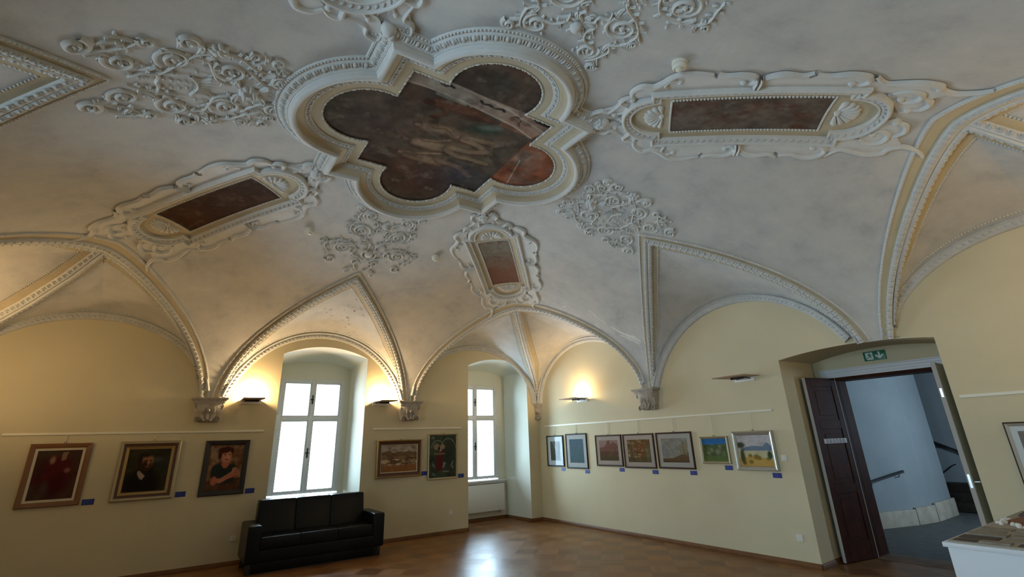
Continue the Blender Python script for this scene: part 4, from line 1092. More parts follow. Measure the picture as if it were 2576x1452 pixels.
# ------------------------------------------------------------------ smoke detectors
def detector(x, y, label, r=.058):
    P, T, B, N = [q[0] for q in mframe(VMap((0, 0), (1, 0), (0, 1)), np.array([x]), np.array([y]), np.array([1.]), np.array([0.]), np.array([0.]))]
    root = empty('smoke_detector', tuple(P)); tag(root, label, 'smoke detector', 'smoke detectors on the ceiling')
    def lathe(mb, prof, n=24):
        th = np.arange(n)/n*2*math.pi
        mb.grid(np.stack([P+N*z+(np.cos(th)[:, None]*T+np.sin(th)[:, None]*B)*rr for rr, z in prof], 1), cu=True)
    mb = MB(); lathe(mb, [(.001, -.006), (r, -.006), (r, .022), (r*.97, .026), (r*.93, .027)]); part(mb, 'base', 'detector_white', root, angle=40)
    mb = MB(); lathe(mb, [(r*.90, .024), (r*.95, .034), (r*.88, .058), (r*.70, .068), (r*.66, .062), (r*.45, .062), (r*.42, .076), (r*.2, .082), (.001, .083)]); part(mb, 'sensor_head', 'detector_white', root, angle=40)
detector(-3.864, -7.338, 'white smoke detector on bare ceiling above the long right cartouche', .062)
detector(-5.720, -2.597, 'white smoke detector on the ceiling below the left cartouche')
detector(-3.798, -2.536, 'white smoke detector on the ceiling left of the upright pink cartouche')

# ------------------------------------------------------------------ corbels
def corbel(label, side, a, halfw=.245, corner=False):
    W = wall_xyz(side)
    if corner: T = lambda u, d, z: (-(d+u)*.7071-.0, -(d-u)*.7071, z)
    else: T = lambda u, d, z: W(a+u, d, z)
    root = empty('corbel', T(0, .05, 2.2)); tag(root, label, 'corbel', 'carved corbels under the vault')
    k = halfw/.245
    mb = MB()
    for z0, z1, hw_, dp in ((2.365, 2.395, .245, .20), (2.345, 2.367, .225, .18), (2.31, 2.347, .205, .165)): mb.rbox((-hw_*k, -.002, z0), (hw_*k, dp*k, z1), .008, 2, T=T)
    part(mb, 'abacus', 'corbel_stone', root)
    mb = MB(); rows = []
    for z, hw_, dp in ((2.31, .20, .155), (2.24, .195, .15), (2.18, .185, .14), (2.14, .17, .125), (2.10, .165, .12), (2.05, .15, .10), (2.035, .12, .075)):
        rows.append([T(-hw_*k, -.002, z), T(-hw_*k, dp*k*.72, z), T(-hw_*k*.72, dp*k, z), T(0, dp*k*1.05, z), T(hw_*k*.72, dp*k, z), T(hw_*k, dp*k*.72, z), T(hw_*k, -.002, z)])
    mb.grid(np.array(rows)); mb.add(rows[-1], [tuple(range(7))]); part(mb, 'body', 'corbel_stone', root)
    for u, z, r in ((-.155, 2.265, .045), (.155, 2.265, .045), (-.135, 2.075, .048), (.135, 2.075, .048)):
        mb = MB(); mp = lambda uu, vv, h=0.0: np.stack(np.broadcast_arrays(*T(u*k+np.asarray(uu)*k, .118*k+np.asarray(h)*k, z+np.asarray(vv))), -1)
        volute(mb, mp, (0, 0), r, (math.pi/2 if z > 2.2 else -math.pi/2), 1.6*(1 if (u < 0) == (z > 2.2) else -1), .014, .045, n=26); mb2 = mb
        part(mb2, 'volute', 'corbel_stone', root, angle=60)
    mb = MB(); mp = lambda uu, vv, h=0.0: np.stack(np.broadcast_arrays(*T(np.asarray(uu)*k, .145*k+np.asarray(h)*k, np.asarray(vv))), -1)
    for q, an in (((0, 2.29), -1.57), ((-.05, 2.28), -1.8), ((.05, 2.28), -1.34), ((-.09, 2.16), -1.2), ((.09, 2.16), -1.94), ((0, 2.16), -1.57)): leaf(mb, mp, q, an, .12, .026, .035, curl=0)
    for q in ((0, 2.20), (0, 2.075), (-.04, 2.06), (.04, 2.06)): dome_at(mb, mp, q[0], q[1], .024, .024, .045)
    part(mb, 'carved_leaves', 'corbel_stone', root, angle=60)
corbel('carved stone corbel left of the window behind the sofa', 'north', -6.44)
corbel('carved stone corbel between the two windows', 'north', -3.14)
corbel('carved stone corbel on the door wall between the lit and unlit sconces', 'east', -3.287)
corbel('narrow carved stone corbel in the corner of the room', 'north', 0, .12, True)

# ------------------------------------------------------------------ wall sconces
def sconce(label, side, a, lit=True, wing_w=.31, wing_l=.48, power=40):
    W = wall_xyz(side); root = empty('wall_sconce', W(a, .02, 2.345)); tag(root, label, 'wall lamp', 'wall sconces')
    mb = MB(); mb.rbox((a-.155, 0, 2.312), (a+.155, .035, 2.372), .004, 2, T=W); part(mb, 'wall_plate', 'lamp_metal' if False else 'sconce_plate', root)
    mb = MB(); w2 = wing_w/2
    pts = [(-w2*.93, .03, 2.372), (w2*.93, .03, 2.372), (w2, wing_l, 2.362), (-w2, wing_l, 2.362)]
    v = [W(a+u, d, z) for u, d, z in pts]+[W(a+u, d, z+.007) for u, d, z in pts]
    mb.add(v, [(0, 3, 2, 1), (4, 5, 6, 7), (0, 1, 5, 4), (1, 2, 6, 5), (2, 3, 7, 6), (3, 0, 4, 7)])
    mb.rbox((a-w2, wing_l-.006, 2.360), (a+w2, wing_l+.004, 2.378), .003, 1, T=W); part(mb, 'reflector_wing', 'lamp_metal', root)
    mb = MB()
    for s in (-1, 1): mb.tube([W(a+s*.10, .03, 2.350), W(a+s*.09, .10, 2.358), W(a+s*.085, .20, 2.368)], .007, 8)
    mb.tube([W(a-.10, .20, 2.352), W(a+.10, .20, 2.352)], .014, 12); part(mb, 'bracket', 'dark_metal', root)
    mb = MB(); mb.tube([W(a-.06, .11, 2.392), W(a+.06, .11, 2.392)], .008, 10); part(mb, 'halogen_tube', 'lamp_glow' if lit else 'steel', root)
    if lit:
        ld = bpy.data.lights.new('sconce_light', 'POINT'); ld.energy = power; ld.color = (1.0, .70, .36); ld.shadow_soft_size = .045
        lo = bpy.data.objects.new('sconce_light', ld); COL.objects.link(lo); lo.parent = root; lo.location = Vector(W(a, .13, 2.435))-root.location
sconce('lit wall sconce left of the window behind the sofa', 'north', -5.868)
sconce('lit wall sconce between the sofa window and its right corbel', 'north', -3.685)
sconce('lit wall sconce on the door wall above the black framed pictures', 'east', -1.545, True, .52, .42, 30)
sconce('unlit wall sconce between corbel and doorway', 'east', -5.09, False, .52, .42)
sconce('lit wall sconce on the west wall near the portraits', 'west', -1.75, power=38); sconce('lit wall sconce on the south wall near the doorway corner', 'south', -1.5, power=38)

# ------------------------------------------------------------------ framed pictures
def picture(label, side, a0, a1, z0, z1, mould, canvas_in, painter, n=(56, 64), liner=None, glass=False, hook=True, tilt=0.0, dep=.035):
    """a0 = edge seen on the left. mould: list of (inset, depth, material); canvas_in = inset of the picture surface"""
    W0 = wall_xyz(side); sgn = 1 if a1 > a0 else -1
    W = lambda u, d, z: W0(a0+sgn*u, d+(z-z0)*tilt, z)
    w_, h_ = abs(a1-a0), z1-z0
    root = empty('framed_picture', W(w_/2, .0, z0)); tag(root, label, 'picture', 'framed pictures on the walls')
    def ring(i, d): return [W(i, d, z0+i), W(w_-i, d, z0+i), W(w_-i, d, z1-i), W(i, d, z1-i)]
    mats = []
    for k in range(len(mould)-1):
        i0, d0, mt = mould[k]; i1, d1, _ = mould[k+1]
        if mt not in [q for q, _ in mats]: mats.append((mt, MB()))
        mb = dict(mats)[mt]; mb.grid(np.array([ring(i0, d0), ring(i1, d1)]), cv=True)
    names = iter(['frame', 'frame_liner', 'inner_slip', 'mount'])
    for mt, mb in mats:
        nm = 'mount' if mt.startswith('mat_') else next(names)
        part(mb, nm, mt, root, smooth=False)
    nu, nv = n; i, dc = canvas_in
    u, v = np.meshgrid(np.linspace(0, 1, nu), np.linspace(0, 1, nv), indexing='ij')
    P = np.array([W(i+q*(w_-2*i), dc, z0+i+t*(h_-2*i)) for q, t in zip(u.ravel(), v.ravel())]).reshape(nu, nv, 3)
    mb = MB(); mb.grid(P); o = part(mb, 'canvas', 'painted_colour', root, angle=80)
    c = Canvas(u.ravel(), v.ravel(), (.2, .2, .2)); painter(c); set_paint(o, c.c)
    if glass:
        i, d, _ = mould[-1]; i = glass; mb = MB(); mb.add(ring(i, d+.004), [(0, 1, 2, 3)]); part(mb, 'picture_glass', 'picture_glass', root, smooth=False)
    if hook:
        mb = MB(); x = w_*.53; mb.tube([W(x-.012, .012, z1-.002), W(x-.006, .014, z1+.018), W(x+.006, .014, z1+.018), W(x+.012, .012, z1-.002)], .003, 6); part(mb, 'hanging_loop', 'dark_metal', root)
    return root
def lin(r, g, b, k=1.0): return tuple(min(.9, q*k) for q in srgb(r, g, b))
K = 1.6
def p_red(c):
    c.mix(np.ones_like(c.x), lin(52, 36, 28, K)); c.noise(1, 4, .4, .7, c.x, c.y, .6, lin(62, 52, 40, K))
    c.ell(.46, .52, .38, .30, lin(58, 16, 18, K), .5); c.ell(.30, .45, .28, .10, lin(66, 24, 26, K), .5, rot=.2); c.ell(.55, .30, .25, .25, lin(50, 16, 18, K), .5); c.ell(.52, .72, .22, .14, lin(60, 18, 18, K), .5)
    c.ell(.37, .80, .055, .075, lin(112, 84, 70, K), .4); c.poly([(.55, .95), (.68, .97), (.66, .80), (.56, .78)], lin(108, 82, 68, K), .85); c.ell(.74, .58, .06, .045, lin(100, 66, 66, K), .5); c.ell(.32, .22, .08, .12, lin(64, 58, 52, K), .7, amt=.6); c.ell(.16, .6, .10, .3, lin(40, 24, 20, K), .6, amt=.6)
    c.noise(7, 14, 0, 1, c.x, c.y, .18)
def p_beard(c):
    c.mix(np.ones_like(c.x), lin(38, 34, 24, K)); c.noise(2, 4, .4, .7, c.x, c.y, .7, lin(50, 48, 32, K)); c.ell(.75, .55, .25, .35, lin(32, 36, 32, K), .6, amt=.6); c.ell(.68, .74, .14, .05, lin(66, 72, 60, K), .7, amt=.5)
    c.ell(.42, .12, .42, .40, lin(22, 18, 14, K), .25); c.ell(.45, .40, .20, .22, lin(24, 20, 16, K), .3)
    c.ell(.46, .70, .145, .185, lin(118, 80, 60, K), .18); c.ell(.45, .60, .15, .12, lin(40, 28, 20, K), .35); c.ell(.40, .86, .17, .06, lin(34, 28, 20, K), .35); c.ell(.30, .73, .05, .15, lin(34, 27, 20, K), .35)
    c.ell(.42, .72, .035, .018, lin(50, 30, 22, K), .3); c.ell(.55, .725, .030, .018, lin(50, 30, 22, K), .3); c.ell(.50, .67, .022, .05, lin(140, 96, 72, K), .4); c.ell(.49, .60, .07, .018, lin(58, 36, 28, K), .3); c.ell(.49, .575, .04, .014, lin(110, 70, 56, K), .3)
    c.poly([(.27, .47), (.33, .49), (.46, .36), (.42, .27), (.36, .30), (.29, .40)], lin(128, 112, 98, K)); c.noise(9, 16, 0, 1, c.x, c.y, .15)
def p_arms(c):
    c.mix(np.ones_like(c.x), lin(92, 66, 46, K)); c.noise(4, 6, .42, .68, c.x, c.y, .9, lin(134, 106, 82, K)); c.noise(12, 8, .5, .7, c.x, c.y, .7, lin(72, 44, 28, K)); c.poly([(.05, .95), (.22, .97), (.24, .72), (.12, .66)], lin(110, 96, 84, K), .7)
    c.poly([(0, 0), (1, 0), (1, .25), (0, .22)], lin(56, 36, 28, K), .85)
    c.ell(.30, .40, .22, .20, lin(34, 38, 36, K), .15); c.ell(.52, .36, .30, .22, lin(34, 38, 36, K), .15); c.ell(.70, .44, .18, .14, lin(34, 38, 36, K), .2); c.poly([(.12, .30), (.30, .55), (.72, .55), (.84, .30), (.80, .14), (.20, .12)], lin(33, 37, 35, K), .9)
    c.poly([(.38, .55), (.62, .55), (.60, .66), (.42, .66)], lin(142, 82, 64, K)); c.ell(.50, .53, .08, .05, lin(142, 82, 64, K), .2)
    c.ell(.49, .76, .155, .155, lin(146, 100, 82, K), .12); c.ell(.58, .73, .06, .10, lin(158, 112, 92, K), .4); c.ell(.44, .90, .21, .075, lin(52, 26, 18, K), .25, rot=.1); c.ell(.31, .80, .055, .11, lin(54, 28, 18, K), .25); c.ell(.66, .88, .05, .06, lin(52, 26, 18, K), .3)
    c.ell(.45, .79, .035, .014, lin(60, 34, 26, K), .3); c.ell(.59, .79, .032, .014, lin(60, 34, 26, K), .3); c.ell(.54, .735, .018, .04, lin(172, 116, 92, K), .4); c.ell(.53, .675, .055, .016, lin(120, 46, 40, K), .3)
    c.line([(.20, .20), (.42, .20), (.64, .30), (.86, .42)], .052, lin(140, 94, 76, K), 1, .2); c.ell(.22, .20, .09, .10, lin(146, 86, 68, K), .2); c.line([(.58, .26), (.74, .30), (.90, .34)], .040, lin(144, 84, 66, K), 1, .2); c.ell(.80, .44, .07, .05, lin(146, 100, 82, K), .2)
    for k in range(4): c.line([(.80, .45-.03*k), (.90, .47-.035*k)], .010, lin(130, 72, 56, K), .8)
    c.noise(15, 18, 0, 1, c.x, c.y, .15)
def p_hills(c):
    c.mix(np.ones_like(c.x), lin(142, 132, 120, K)); c.noise(5, 5, .5, .75, c.x, c.y, .8, lin(110, 100, 92, K)); h = lambda s, b, a: b+a*(fbm(s, c.x, c.x*0+.3, 5)-.5)
    c.mix((c.y < h(3, .74, .25))*1., lin(92, 74, 56, K)); c.noise(6, 7, .5, .75, c.x, c.y, .5, lin(74, 58, 40, K)); c.mix((c.y < h(8, .58, .3))*.9, lin(112, 92, 70, K)); c.mix(((c.y < h(11, .50, .22)) & (c.y > .30))*.85, lin(60, 44, 28, K)); c.noise(16, 9, .52, .7, c.x, c.y, .5, lin(104, 80, 56, K))
    m = (c.y < .47+.06*(fbm(31, c.x, c.x*0+.4, 7)-.5)) & (c.y > .24); c.mix(m*np.clip((fbm(33, c.x, c.y, 8)-.47)*6, 0, 1), lin(158, 134, 108, K)); c.mix(m*np.clip((fbm(43, c.x, c.y, 11)-.56)*7, 0, 1)*.8, lin(66, 48, 32, K))
    c.mix((c.y < .24)*.9, lin(118, 78, 46, K)); c.noise(18, 10, .5, .7, c.x, c.y, .4, lin(84, 58, 36, K)); c.noise(38, 18, 0, 1, c.x, c.y, .2)
def p_green(c):
    c.mix(np.ones_like(c.x), lin(52, 58, 46, K)); c.noise(6, 5, .42, .7, c.x, c.y, .8, lin(34, 38, 32, K)); c.noise(26, 7, .6, .8, c.x, c.y, .6, lin(72, 84, 74, K)); c.ell(.72, .52, .24, .36, lin(40, 45, 38, K), .5)
    for a, b, r in ((.70, .60, .30), (.30, .62, .24)): c.line([(a+r*math.cos(t), b+r*1.05*math.sin(t)) for t in np.linspace(.3, 2.8, 14)], .012, lin(104, 108, 94, K), .7)
    c.ell(.27, .72, .11, .07, lin(112, 96, 80, K), .25); c.ell(.48, .72, .09, .06, lin(118, 100, 84, K), .25); c.poly([(.25, .50), (.52, .50), (.48, .16), (.26, .16)], lin(88, 38, 40, 1.15)); c.ell(.44, .58, .10, .08, lin(92, 44, 44, 1.2), .3); c.ell(.40, .66, .05, .055, lin(150, 142, 122, 1.2), .15); c.ell(.36, .68, .04, .05, lin(34, 32, 30, K), .15)
    c.line([(.18, .56), (.40, .555), (.58, .555)], .010, lin(120, 100, 84, K)); c.poly([(.52, .36), (.62, .34), (.54, .22), (.50, .24)], lin(112, 118, 104, K), .8); c.line([(.52, .14), (.72, .13)], .014, lin(112, 110, 96, K), .8); c.line([(.88, .36), (.82, .28), (.88, .22)], .016, lin(116, 120, 110, K), .8); c.poly([(.10, .34), (.20, .30), (.22, .20), (.16, .26)], lin(104, 112, 100, K), .7); c.ell(.14, .94, .06, .03, lin(84, 92, 84, K), .4); c.line([(.14, .1), (.22, .06)], .02, lin(96, 106, 100, K), .7); c.noise(36, 16, 0, 1, c.x, c.y, .2)
def p_cave(c):
    c.mix(np.ones_like(c.x), lin(76, 82, 74, 1.6)); c.noise(3, 5, .42, .7, c.x, c.y, .7, lin(62, 66, 56, 1.6)); c.mix((c.y < .45)*.6, lin(66, 72, 58, 1.6)); c.poly([(.15, 1), (.9, 1), (.75, .55), (.5, .62), (.35, .72)], lin(112, 114, 106, 1.6), .8); c.poly([(.45, .80), (1, 1), (1, .62), (.8, .74), (.62, .72)], lin(60, 62, 56, 1.6), .9); c.line([(.35, .75), (.55, .62), (.85, .50)], .02, lin(120, 122, 112, 1.6), .7); c.noise(23, 14, 0, 1, c.x, c.y, .2)
def p_blue(c):
    c.mix(np.ones_like(c.x), lin(84, 106, 122, 1.6)); c.mix(np.clip(.75-c.y, 0, 1)*.8, lin(76, 98, 106, 1.6)); c.noise(5, 5, .5, .75, c.x, c.y, .4, lin(92, 112, 116, 1.5)); c.ell(.6, .42, .2, .12, lin(84, 106, 108, 1.5), .6, amt=.5); c.noise(24, 14, 0, 1, c.x, c.y, .15)
def p_castle(c):
    c.mix(np.ones_like(c.x), lin(132, 108, 104, 1.8)); c.noise(4, 5, .45, .7, c.x, c.y, .6, lin(130, 110, 102, 1.6)); c.poly([(0, .62), (.25, .66), (.38, .82), (.46, .98), (.56, .98), (.58, .80), (.78, .92), (1, .70), (1, 0), (0, 0)], lin(110, 76, 68, 1.7)); c.mix((c.y < .45)*.75, lin(78, 64, 48, 1.6)); c.noise(14, 9, .5, .7, c.x, c.y, .5, lin(104, 78, 60, 1.6)); c.mix((c.y < .22)*.6, lin(72, 70, 48, 1.6)); c.noise(24, 16, 0, 1, c.x, c.y, .2)
def p_autumn(c):
    c.mix(np.ones_like(c.x), lin(92, 74, 48, 1.6)); c.noise(7, 5, .45, .7, c.x, c.y, .8, lin(64, 54, 36, 1.6)); c.noise(17, 8, .5, .7, c.x, c.y, .8, lin(116, 76, 42, 1.6)); c.ell(.62, .62, .26, .3, lin(112, 70, 38, 1.6), .5, amt=.7); c.noise(27, 12, .6, .75, c.x, c.y, .8, lin(142, 124, 92, 1.6)); c.line([(.24, .95), (.26, .55), (.25, .2)], .015, lin(120, 104, 80, 1.6), .8); c.line([(.05, .32), (.08, .24)], .02, lin(170, 150, 120, 1.6)); c.line([(.44, .34), (.58, .33)], .018, lin(150, 132, 100, 1.6)); c.mix((c.y < .22)*.5, lin(70, 68, 42, 1.6)); c.ell(.9, .4, .12, .3, lin(96, 96, 70, 1.6), .5, amt=.7)
def p_mist(c):
    c.mix(np.ones_like(c.x), lin(124, 120, 112, 1.6)); c.noise(3, 5, .42, .7, c.x, c.y, .6, lin(108, 102, 104, 1.6)); c.noise(13, 9, .55, .72, c.x, c.y, .7*1.0, lin(142, 134, 110, 1.6)); c.poly([(0, .16), (.4, .18), (.65, .30), (1, .45), (1, 0), (0, 0)], lin(94, 72, 48, 1.6)); c.poly([(.66, .34), (.72, .75), (.9, .9), (.98, .7), (.95, .3)], lin(122, 104, 74, 1.6), .7); c.line([(.80, .9), (.84, .5), (.85, .3)], .014, lin(84, 68, 46, 1.6), .8); c.mix((c.y < .1)*.6, lin(78, 58, 38, 1.6)); c.noise(23, 16, 0, 1, c.x, c.y, .2)
def p_bluesky(c):
    c.mix(np.ones_like(c.x), lin(40, 84, 130, 1.5)); c.mix(np.clip((.85-c.y)*3, 0, 1)*.4, lin(60, 110, 158, 1.7)); hh = .74+.06*(fbm(5, c.x, c.x*0+.2, 4)-.3)
    c.mix((c.y < hh)*1., lin(58, 68, 44, 1.7)); c.noise(15, 7, .5, .72, c.x, c.y, 0); m = (c.y < hh); c.mix(m*np.clip((fbm(6, c.x, c.y, 7)-.45)*4, 0, 1)*.7, lin(84, 94, 56, 1.7)); c.mix(m*np.clip((fbm(26, c.x, c.y, 10)-.55)*5, 0, 1)*.6, lin(42, 50, 36, 1.7))
    for x, y, r in ((.38, .50, .07), (.62, .42, .10), (.72, .66, .06), (.22, .38, .06)): c.ell(x, y, r, r*1.1, lin(112, 110, 88, 1.5), .6, amt=.8)
    c.mix((c.y < .24)*.9, lin(74, 86, 48, 1.5)); c.mix((c.y < .10)*.5, lin(70, 86, 42, 1.7)); c.noise(36, 18, 0, 1, c.x, c.y, .15)
def p_plain(c):
    c.mix(np.ones_like(c.x), lin(150, 146, 148, 1.6)); c.noise(3, 4, .5, .75, c.x, c.y, .6, lin(132, 128, 134, 1.6)); hh = .60+.16*np.exp(-((c.x-.88)/.10)**2)+.06*np.exp(-((c.x-.5)/.2)**2)
    c.mix(((c.y < hh) & (c.y > .48) & (c.x > .14)), lin(82, 98, 116, 1.6)); c.mix((c.y < .50)*1., lin(150, 144, 116, 1.6)); c.noise(13, 7, .5, .72, c.x, c.y, .25, lin(120, 116, 92, 1.6)); c.mix((c.y < .25+.06*np.sin(c.x*4))*.9, lin(150, 118, 56, 1.6))
    for x, y, r in ((.34, .34, .06), (.52, .30, .09), (.60, .26, .07), (.34, .14, .07), (.86, .24, .06)): c.ell(x, y, r, r*.9, lin(104, 88, 36, 1.6), .35)
    c.ell(.08, .68, .14, .10, lin(54, 60, 44, 1.6), .3); c.line([(.12, .52), (.14, .10)], .05, lin(58, 60, 38, 1.6), .9); c.ell(.10, .30, .06, .2, lin(62, 62, 40, 1.6), .3); c.ell(.92, .36, .07, .13, lin(48, 60, 40, 1.6), .25); c.noise(33, 16, 0, 1, c.x, c.y, .15)
def p_dusk(c):
    c.mix(np.ones_like(c.x), lin(92, 90, 88, 1.6)); c.noise(3, 4, .45, .7, c.x, c.y, .8, lin(118, 112, 104, 1.6)); c.mix(np.clip((.7-c.y)*2, 0, 1)*.7, lin(74, 88, 96, 1.6)); c.noise(13, 8, .6, .75, c.x, c.y, .7, lin(150, 148, 142, 1.6))
# window wall, left to right
picture('red figure painting in a brown wooden frame with white slip, leftmost portrait', 'north', -8.374, -7.738, .987, 1.772,
    [(0, 0, 'wood_frame'), (0, .030, 'wood_frame'), (.012, .040, 'wood_frame'), (.045, .034, 'wood_frame'), (.060, .026, 'wood_frame'), (.062, .030, 'liner_cream'), (.090, .026, 'liner_cream'), (.092, .016, 'liner_cream')], (.090, .018), p_red)
picture('dark portrait of a bearded man in a gold and dark stepped frame', 'north', -7.427, -6.705, .987, 1.778,
    [(0, 0, 'gold_pale'), (0, .035, 'gold_pale'), (.014, .048, 'gold_pale'), (.034, .046, 'gold_pale'), (.042, .034, 'umber_frame'), (.070, .030, 'umber_frame'), (.076, .034, 'gold_frame'), (.106, .026, 'gold_frame'), (.112, .030, 'gold_frame'), (.116, .018, 'gold_frame')], (.112, .019), p_beard)
picture('portrait of a person with folded arms in a teal top, black frame', 'north', -6.393, -5.789, .972, 1.760,
    [(0, 0, 'wood_frame_dark'), (0, .030, 'wood_frame_dark'), (.012, .036, 'wood_frame_dark'), (.058, .028, 'wood_frame_dark'), (.070, .022, 'umber_frame'), (.076, .024, 'umber_frame'), (.080, .014, 'umber_frame')], (.078, .016), p_arms, n=(72, 90), hook=False)
picture('brown hill landscape in a wide wooden frame right of the sofa window', 'north', -3.715, -2.842, 1.049, 1.697,
    [(0, 0, 'gold_frame'), (0, .045, 'gold_frame'), (.014, .058, 'gold_frame'), (.024, .052, 'umber_frame'), (.076, .036, 'umber_frame'), (.082, .038, 'liner_cream'), (.092, .030, 'liner_cream'), (.094, .022, 'liner_cream')], (.090, .024), p_hills, n=(84, 60))
picture('dark green upright painting with red figure beside the narrow window', 'north', -2.701, -2.071, .961, 1.789,
    [(0, 0, 'gold_pale'), (0, .028, 'gold_pale'), (.008, .034, 'gold_pale'), (.026, .026, 'gold_pale'), (.030, .018, 'gold_pale')], (.026, .018), p_green, n=(72, 92))
# door wall, left to right
E_ = lambda c0, c1, z0, z1: (c0, c1, z0, z1)
thin = lambda m_, t, m2, i: [(0, 0, m_), (0, .020, m_), (.004, .024, m_), (t, .022, m_), (t+.002, .012, m2), (i, .011, m2), (i+.004, .009, m2)]
picture('small black framed grey print with white mount nearest the room corner', 'east', -.277, -.835, 1.073, 1.687, thin('black_thin', .022, 'mat_white', .115), (.115, .010), p_cave, glass=.022)
picture('black framed blue print with white mount, second picture from the room corner', 'east', -.924, -1.566, 1.045, 1.708, thin('black_thin', .022, 'mat_white', .105), (.105, .010), p_blue, glass=.022)
picture('brown framed mauve castle view, left of three matching frames', 'east', -1.815, -2.501, 1.107, 1.657, thin('brown_thin', .024, 'mat_pink', .095), (.095, .010), p_castle, glass=.024)
picture('brown framed autumn trees print, middle of three matching frames', 'east', -2.541, -3.257, 1.089, 1.656, thin('brown_thin', .024, 'mat_pink', .095), (.095, .010), p_autumn, glass=.024)
picture('brown framed misty tree print, right of three matching frames', 'east', -3.310, -4.025, 1.096, 1.659, thin('brown_thin', .024, 'mat_grey', .095), (.095, .010), p_mist, glass=.024)
picture('small painting of a green hillside under deep blue sky', 'east', -4.170, -4.649, 1.187, 1.573,
    [(0, 0, 'gold_pale'), (0, .030, 'gold_pale'), (.010, .036, 'gold_pale'), (.030, .022, 'gold_pale'), (.034, .016, 'gold_pale')], (.032, .017), p_bluesky)
picture('plain with distant blue mountains in a shiny silver frame beside the doorway', 'east', -4.741, -5.348, 1.107, 1.630,
    [(0, 0, 'silver_frame'), (0, .035, 'silver_frame'), (.012, .055, 'silver_frame'), (.030, .046, 'silver_frame'), (.050, .030, 'silver_frame'), (.054, .020, 'gold_frame'), (.058, .018, 'gold_frame')], (.056, .020), p_plain, n=(72, 60))
picture('grey cloudy picture in a grey frame cut off by the right edge of the photo', 'east', -7.69, -8.50, .95, 1.620,
    [(0, 0, 'brown_thin'), (0, .030, 'brown_thin'), (.012, .036, 'silver_frame'), (.040, .026, 'mat_white'), (.085, .022, 'mat_white'), (.088, .016, 'mat_white')], (.086, .017), p_dusk)

def small_box(name, label, cat, group, side, c, d, z, w_, h_, mat, r=.004, extra=None):
    W = wall_xyz(side); o0 = W(c, 0, z); mb = MB(); mb.rbox((c-w_/2, 0, z-h_/2), (c+w_/2, d, z+h_/2), r, 2, T=W)
    root = empty(name, o0); tag(root, label, cat, group); part(mb, 'body', mat, root)
    return root, W
# blue caption cards
def card(label, side, c, z, w_=.130, h_=.072):
    W = wall_xyz(side); mb = MB(); mb.rbox((c-w_/2, 0, z-h_/2), (c+w_/2, .004, z+h_/2), .001, 1, T=W)
    root = empty('caption_card', W(c, 0, z)); tag(root, label, 'caption card', 'blue caption cards by the pictures'); part(mb, 'card', 'label_blue', root, smooth=False)
    mb = MB(); rg = random.Random(int(abs(c)*1000)); sg = 1 if side == 'north' else -1
    for k in range(4):
        L = rg.uniform(.35, .8)*w_*.8; u0 = c-sg*w_*.42; zz = z+h_*(.30-.17*k)
        lo_, hi_ = sorted((u0, u0+sg*L)); mb.box((lo_, .0041, zz-.0022), (hi_, .0046, zz+.0022), T=W)
    tag(part(mb, 'text_lines', 'label_pale', root, smooth=False), 'faint pale lines of small print')
for t, c, z in (('red figure painting', -7.65, 1.013), ('bearded man portrait', -6.61, 1.026), ('folded arms portrait', -5.70, 1.005), ('brown hill landscape', -2.772, 1.083), ('dark green painting', -1.978, .995)):
    card('blue caption card to the right of the '+t, 'north', c, z)
for t, c, z in (('grey print nearest the corner', -.782, 1.020), ('blue print with white mount', -1.513, .995), ('mauve castle view', -2.440, 1.053), ('autumn trees print', -3.204, 1.037), ('misty tree print', -3.963, 1.045), ('blue sky hillside painting', -4.586, 1.134), ('silver framed plain', -5.288, 1.053)):
    card('blue caption card below the '+t, 'east', c, z, .124, .062)

# picture rails and hanging rods
def rail(label, side, c0, c1, z=1.879):
    W = wall_xyz(side); mb = MB(); mb.rbox((min(c0, c1), 0, z), (max(c0, c1), .014, z+.030), .003, 2, T=W); mb.box((min(c0, c1), .004, z+.004), (max(c0, c1), .018, z+.010), T=W)
    o = mb.build('picture_rail', 'rail_white', origin=W((c0+c1)/2, 0, z)); tag(o, label, 'picture rail', 'white picture rails')
rail('white picture rail over the three portraits', 'north', -8.68, -5.61); rail('white picture rail over the hill landscape', 'north', -3.80, -1.98)
rail('long white picture rail over the seven pictures on the door wall', 'east', -.22, -5.40); rail('white picture rail right of the doorway', 'east', -7.43, -9.6)
def rod(label, side, c, z1):
    W = wall_xyz(side); mb = MB(); mb.tube([W(c, .012, 1.882), W(c, .012, z1-.01)], .0035, 6)
    o = mb.build('hanging_rod', 'rail_white', origin=W(c, .012, (1.88+z1)/2)); tag(o, label, 'hanging rod', 'thin hanging rods from the rails')
for t, c, z1 in (('the grey print nearest the corner', -.573, 1.687), ('the blue print with white mount', -1.264, 1.708), ('the mauve castle view', -2.179, 1.657), ('the autumn trees print', -2.920, 1.656), ('the misty tree print', -3.689, 1.659), ('the blue sky hillside', -4.424, 1.573), ('the silver framed plain', -5.063, 1.630)):
    rod('thin white hanging rod above '+t, 'east', c, z1)
for t, c, z1 in (('the red figure painting', -8.037, 1.772), ('the bearded man portrait', -7.044, 1.778), ('the brown hill landscape', -3.252, 1.697), ('the dark green painting', -2.367, 1.789)):
    rod('thin white hanging rod above '+t, 'north', c, z1)

